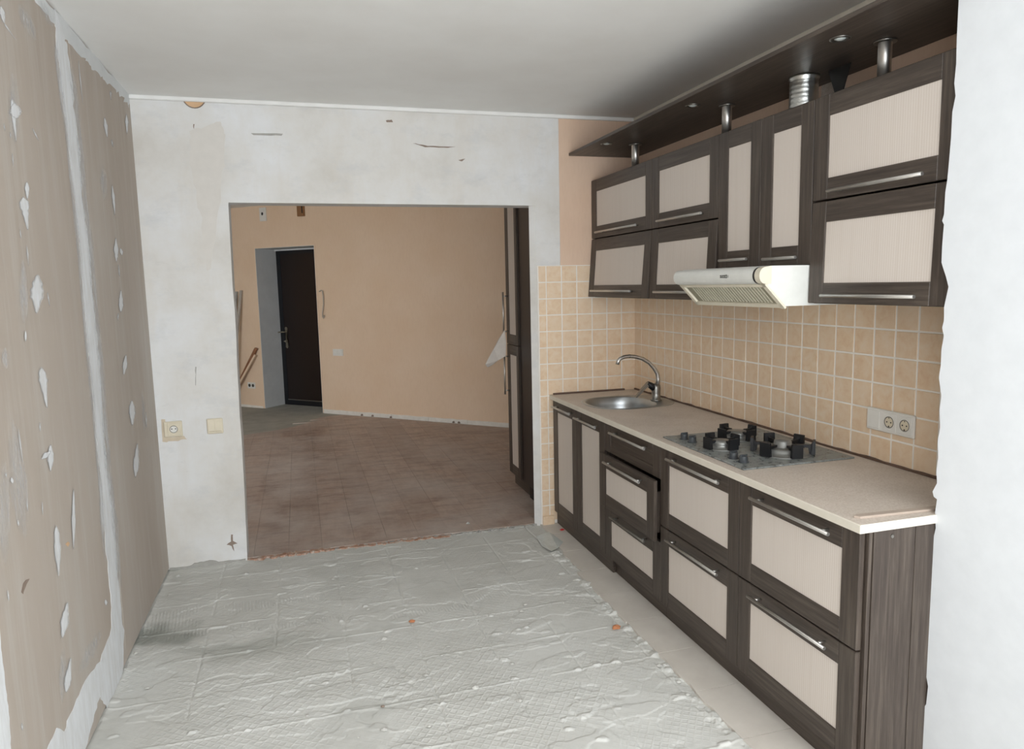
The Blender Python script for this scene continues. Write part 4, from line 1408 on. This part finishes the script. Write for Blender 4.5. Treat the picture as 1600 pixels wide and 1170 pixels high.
# top shelf (cornice board) with posts and spotlights ------------------------------
t = thing('cornice_shelf', 'long dark glossy cornice board on chrome posts above the wall cabinets', 'shelf', (-0.22, -1.32, 2.176))
m = MB(); m.cbox(-0.451, YB+0.01, 2.322, -0.003, -0.004, 2.338, 0.0015); m.build('board', ['wh'], t)
for (x, y) in ((-0.205, -0.418), (-0.205, -1.335), (-0.180, -2.220)):
    m = MB(); m.lathe((x, y, 2.1755), [(0.028, 0.0), (0.028, 0.004), (0.0215, 0.006), (0.0215, 0.142), (0.024, 0.1425), (0.024, 0.1465)], 24); p_ = m.build('post', ['chrome'], t)
    m = MB(); m.lathe((x, y, 2.316), [(0.036, 0.0), (0.036, 0.0062)], 24); m.build('flange', ['dullchrome'], p_)
for (x, y) in ((-0.377, -0.405), (-0.357, -1.300), (-0.347, -2.205)):
    m = MB(); m.lathe((x, y, 2.3225), [(0.034, 0.0), (0.033, -0.003), (0.024, -0.004), (0.022, 0.0)], 24); s_ = m.build('spotlight', ['dullchrome'], t)
    m = MB(); m.lathe((x, y, 2.3225), [(0.021, 0.0), (0.012, -0.004), (0.001, -0.006)], 20); m.build('lens', ['lens'], s_)

# exhaust duct
t = thing('exhaust_duct', 'crinkled aluminium duct pipe between the hood cabinet and the cornice board', 'duct', (-0.165, -1.800, 2.176))
m = MB(); prof = []
for i in range(29):
    h = 0.146*i/28
    prof.append((0.0535+0.0004*math.sin(i*1.9)+(0.003 if i > 25 else 0), h))
m.lathe((-0.165, -1.800, 2.1755), prof, 32); m.build('pipe', ['foil'], t)
m = MB(); m.lathe((-0.165, -1.800, 2.1755), [(0.062, 0.0), (0.062, 0.012), (0.056, 0.013)], 32); m.build('collar', ['dullchrome'], t)
m = MB()
m.prism([(-0.12, -1.880, 2.3215), (-0.12, -1.995, 2.3215), (-0.125, -1.945, 2.1800)], (0.004, 0, 0))
tag(m.build('torn_bracket', ['black']), 'dark triangular metal scrap beside the aluminium duct', 'bracket')
m = MB(); m.box(-0.003, -1.700, 2.176, 0.0, -1.835, 2.322); m.build('bare_patch', ['counter'], wall_right, 'paler unpainted patch behind the duct')

# sockets -------------------------------------------------------------------------
t = thing('socket_strip', 'pale three-gang strip of blank plate and two sockets on the tiles', 'socket', (-0.008, -2.143, 0.975))
rk = math.radians(-1.0)
m = MB(); m.cbox(-0.019, -2.031, 0.968, -0.0084, -2.254, 1.052, 0.003); m.build('frame', ['greyp'], t)
m = MB(); m.cbox(-0.0215, -2.039, 0.976, -0.018, -2.096, 1.044, 0.0015); m.build('blank_cover', ['greyp'], t)
for y in (-2.1425, -2.2145):
    m = MB(); m.cbox(-0.0205, y+0.031, 0.976, -0.018, y-0.031, 1.044, 0.001); c_ = m.build('socket_cover', ['greyp'], t)
    m = MB(); m.lathe((-0.0206, y, 1.010), [(0.0215, 0.0), (0.0215, -0.002), (0.0195, -0.0015), (0.0185, 0.0)], 24, axis='X'); m.build('socket_rim', ['dullchrome'], c_)
    m = MB(); m.lathe((-0.0208, y, 1.010), [(0.0185, 0.0), (0.0185, -0.0006)], 24, axis='X'); m.build('socket_well', ['ivory'], c_)
    for dy, dz, r in ((0.0095, 0, 0.003), (-0.0095, 0, 0.003), (0, 0.0155, 0.0022), (0, -0.0155, 0.0032)):
        m = MB(); m.lathe((-0.0214, y+dy, 1.010+dz), [(r, 0.0), (r, -0.0004)], 10, axis='X'); m.build('pin_hole', ['hole'], c_)

t = thing('wall_socket', 'yellowed single wall socket in its cut-out on the white plaster', 'socket', (-2.790, 0, 0.756))
m = MB(); m.cbox(-2.838, -0.010, 0.757, -2.745, -0.0005, 0.843, 0.003); m.build('plate', ['ivory'], t)
m = MB(); m.cbox(-2.820, -0.014, 0.765, -2.752, -0.009, 0.836, 0.002); c_ = m.build('insert', ['ivory'], t)
m = MB(); m.lathe((-2.788, -0.0142, 0.800), [(0.0205, 0.0), (0.0205, -0.002), (0.018, -0.002), (0.0175, 0.0)], 24, axis='Y'); m.build('socket_rim', ['dullchrome'], c_)
m = MB(); m.lathe((-2.788, -0.0144, 0.800), [(0.0175, 0.0), (0.0175, -0.0006)], 24, axis='Y'); m.build('socket_well', ['greyp'], c_)
for dx in (-0.0095, 0.0095):
    m = MB(); m.lathe((-2.788+dx, -0.015, 0.802), [(0.0034, 0.0), (0.0034, -0.0006)], 10, axis='Y'); m.build('pin_hole', ['hole'], c_)
blot([(252, 655), (258, 655), (260, 683), (288, 681), (292, 686), (270, 689), (254, 690)], 'Y', 0, -0.002, 0.5, 'cutedge', wall_back, 'cut_out_edge')
t = thing('light_switch', 'ivory double rocker light switch on the white plaster beside the opening', 'switch', (-2.578, 0, 0.756))
m = MB(); m.cbox(-2.620, -0.009, 0.757, -2.536, -0.0005, 0.843, 0.004); m.build('plate', ['ivory'], t)
for xa in (-2.610, -2.577):
    m = MB(); m.prism([(xa, -0.0085, 0.767), (xa, -0.0145, 0.775), (xa, -0.011, 0.834), (xa, -0.0085, 0.834)], (0.031, 0, 0)); m.build('rocker', ['ivory'], t)

# tall cabinet in the hall ------------------------------------------------------------
t = thing('tall_cabinet', 'tall dark wood larder cabinet standing behind the opening in the hall', 'cabinet', (-0.30, 0.72, 0.009))
m = MB()
xa = -0.560
m.box(xa, 0.30, 0.10, -0.012, 1.00, 2.30); m.build('carcass', ['darkside'], t)
m = MB(); m.cbox(xa-0.010, 0.30, 0.10, xa-0.0005, 0.700, 2.30, 0.001); m.build('side_board', ['darkside'], t)
m = MB(); m.cbox(-0.545, 0.32, 0.009, -0.53, 0.99, 0.10, 0.001); m.build('plinth', ['wh'], t)
m = MB(); m.cbox(-0.560, 0.42, 0.009, -0.52, 0.57, 0.10, 0.002); m.build('foot', ['black'], t)


def tdoor(z0, z1, hz0, hz1):
    m = MB()
    x0_, x1_ = -0.584, -0.562
    ya_, yb_ = 0.712, 1.000
    m.cbox(x0_, ya_, z0, x1_, ya_+0.050, z1, 0.002, 0); m.cbox(x0_, yb_-0.072, z0, x1_, yb_, z1, 0.002, 0)
    m.cbox(x0_, ya_+0.050, z0, x1_, yb_-0.072, z0+0.075, 0.002, 1); m.cbox(x0_, ya_+0.050, z1-0.075, x1_, yb_-0.072, z1, 0.002, 1)
    d = m.build('door', ['wv', 'wh'], t)
    m = MB(); m.box(x0_+0.004, ya_+0.049, z0+0.074, x1_-0.002, yb_-0.071, z1-0.074); m.build('panel', ['panel'], d)
    m = MB(); yy = yb_-0.036
    m.tube([(x0_-0.034, yy, hz0), (x0_-0.034, yy, hz1)], 0.0062, 10)
    for z in (hz0+0.03, hz1-0.03):
        m.tube([(x0_+0.001, yy, z), (x0_-0.034, yy, z)], 0.005, 8)
    m.build('handle', ['chrome'], d)


tdoor(0.105, 1.098, 0.715, 1.035)
tdoor(1.102, 2.29, 1.165, 1.490)
m = MB()
q = [(788.5, 515), (781, 528), (772, 545), (762, 560), (757.5, 569), (762, 574), (770, 571), (779, 563), (789, 556), (790, 535)]
pp = [P(x, y, 'Y', 0.945) for x, y in q]
pp = [np.array(p) + np.array([0, 0.02*math.sin(i*1.3), 0]) for i, p in enumerate(pp)]
m.prism(pp, (0.001, 0.0015, 0))
tag(m.build('plastic_scrap', ['paper']), 'crumpled grey scrap hanging at the handle of the tall hall cabinet', 'scrap')

# ------------------------------------------------------------------ debris on the floor
def crumb(name, px, py, size, mat, label, cat, group=None, z=0.0, flat=0.6):
    p = P(px, py, 'Z', z)
    m = MB()
    n_ = 7
    vs = [(0, 0, size*flat*rng.uniform(.8, 1.1))]
    for rr, hh in ((0.6, 0.55), (1.0, 0.1), (0.85, -0.25)):
        for k in range(n_):
            a = 2*math.pi*k/n_+rr
            q_ = size*rr*rng.uniform(0.7, 1.15)
            vs.append((q_*math.cos(a), q_*0.8*math.sin(a), size*flat*hh*rng.uniform(.8, 1.2)))
    fs = [(0, 1+k, 1+(k+1) % n_) for k in range(n_)]
    for l in range(2):
        b = 1+l*n_
        fs += [(b+k, b+n_+k, b+n_+(k+1) % n_, b+(k+1) % n_) for k in range(n_)]
    b = 1+2*n_
    fs.append(tuple(b+k for k in range(n_))[::-1])
    m.add(vs, fs)
    m.xf(lambda v: (v[0]+p[0], v[1]+p[1], v[2]+z+size*flat*0.22))
    return tag(m.build(name, [mat]), label, cat, group)


crumb('bottle_cap', 878, 828, 0.016, 'red', 'small red plastic cap on the floor tile beside the sink cabinet', 'cap', z=0.006)
crumb('brick_crumb', 963, 981, 0.024, 'orange', 'largest orange brick crumb lying at the edge of the floor tiles', 'rubble')
crumb('brick_crumb', 644, 971, 0.016, 'orange', 'orange brick crumb in the middle of the adhesive bed', 'rubble')
crumb('brick_crumb', 598, 1104, 0.009, 'gouge', 'small rust brown crumb lying alone on the pale adhesive', 'rubble')
crumb('brick_crumb', 862, 858, 0.009, 'red', 'tiny red brick crumb between plastic film and floor tiles', 'rubble')
crumb('plaster_crumb', 731, 818, 0.016, 'rubble', 'white plaster crumb on the laminate near the opening threshold', 'rubble', z=0.009)
crumb('plaster_crumb', 212, 1021, 0.011, 'rubble', 'white plaster crumb at the foot of the bare drywall', 'rubble')
crumb('mortar_crumb', 742, 1075, 0.016, 'rubble', 'chunky mortar crumb on the waffle-marked adhesive', 'rubble', 'mortar crumbs')
grp = [(673, 973), (690, 1024), (585, 1036), (665, 1055), (600, 1140), (670, 1135), (812, 1095), (800, 1037), (575, 952), (560, 1152), (700, 1010), (480, 1118), (360, 1140),
       (820, 945), (815, 955), (880, 942), (900, 885), (845, 852), (840, 862), (1075, 1085), (1060, 1065), (1030, 1040), (420, 990), (520, 905), (262, 930), (196, 1046), (230, 1075)]
for (x, y) in grp:
    crumb('mortar_crumb', x, y, rng.uniform(0.005, 0.015), 'rubble', 'small pale mortar crumb on the scraped grey floor', 'rubble', 'small mortar crumbs', flat=0.45)
# scrap of clear film by the sink cabinet
m = MB()
q = [(838, 838), (858, 832), (880, 846), (872, 856), (862, 862), (846, 852)]
pp = [P(x, y, 'Z', 0.008) for x, y in q]
m.prism([np.array(p)+np.array([0, 0, 0.004*math.sin(i*2.1)]) for i, p in enumerate(pp)], (0, 0, 0.0015))
tag(m.build('film_scrap', ['film']), 'crumpled scrap of clear plastic film on the floor before the sink cabinet', 'film')
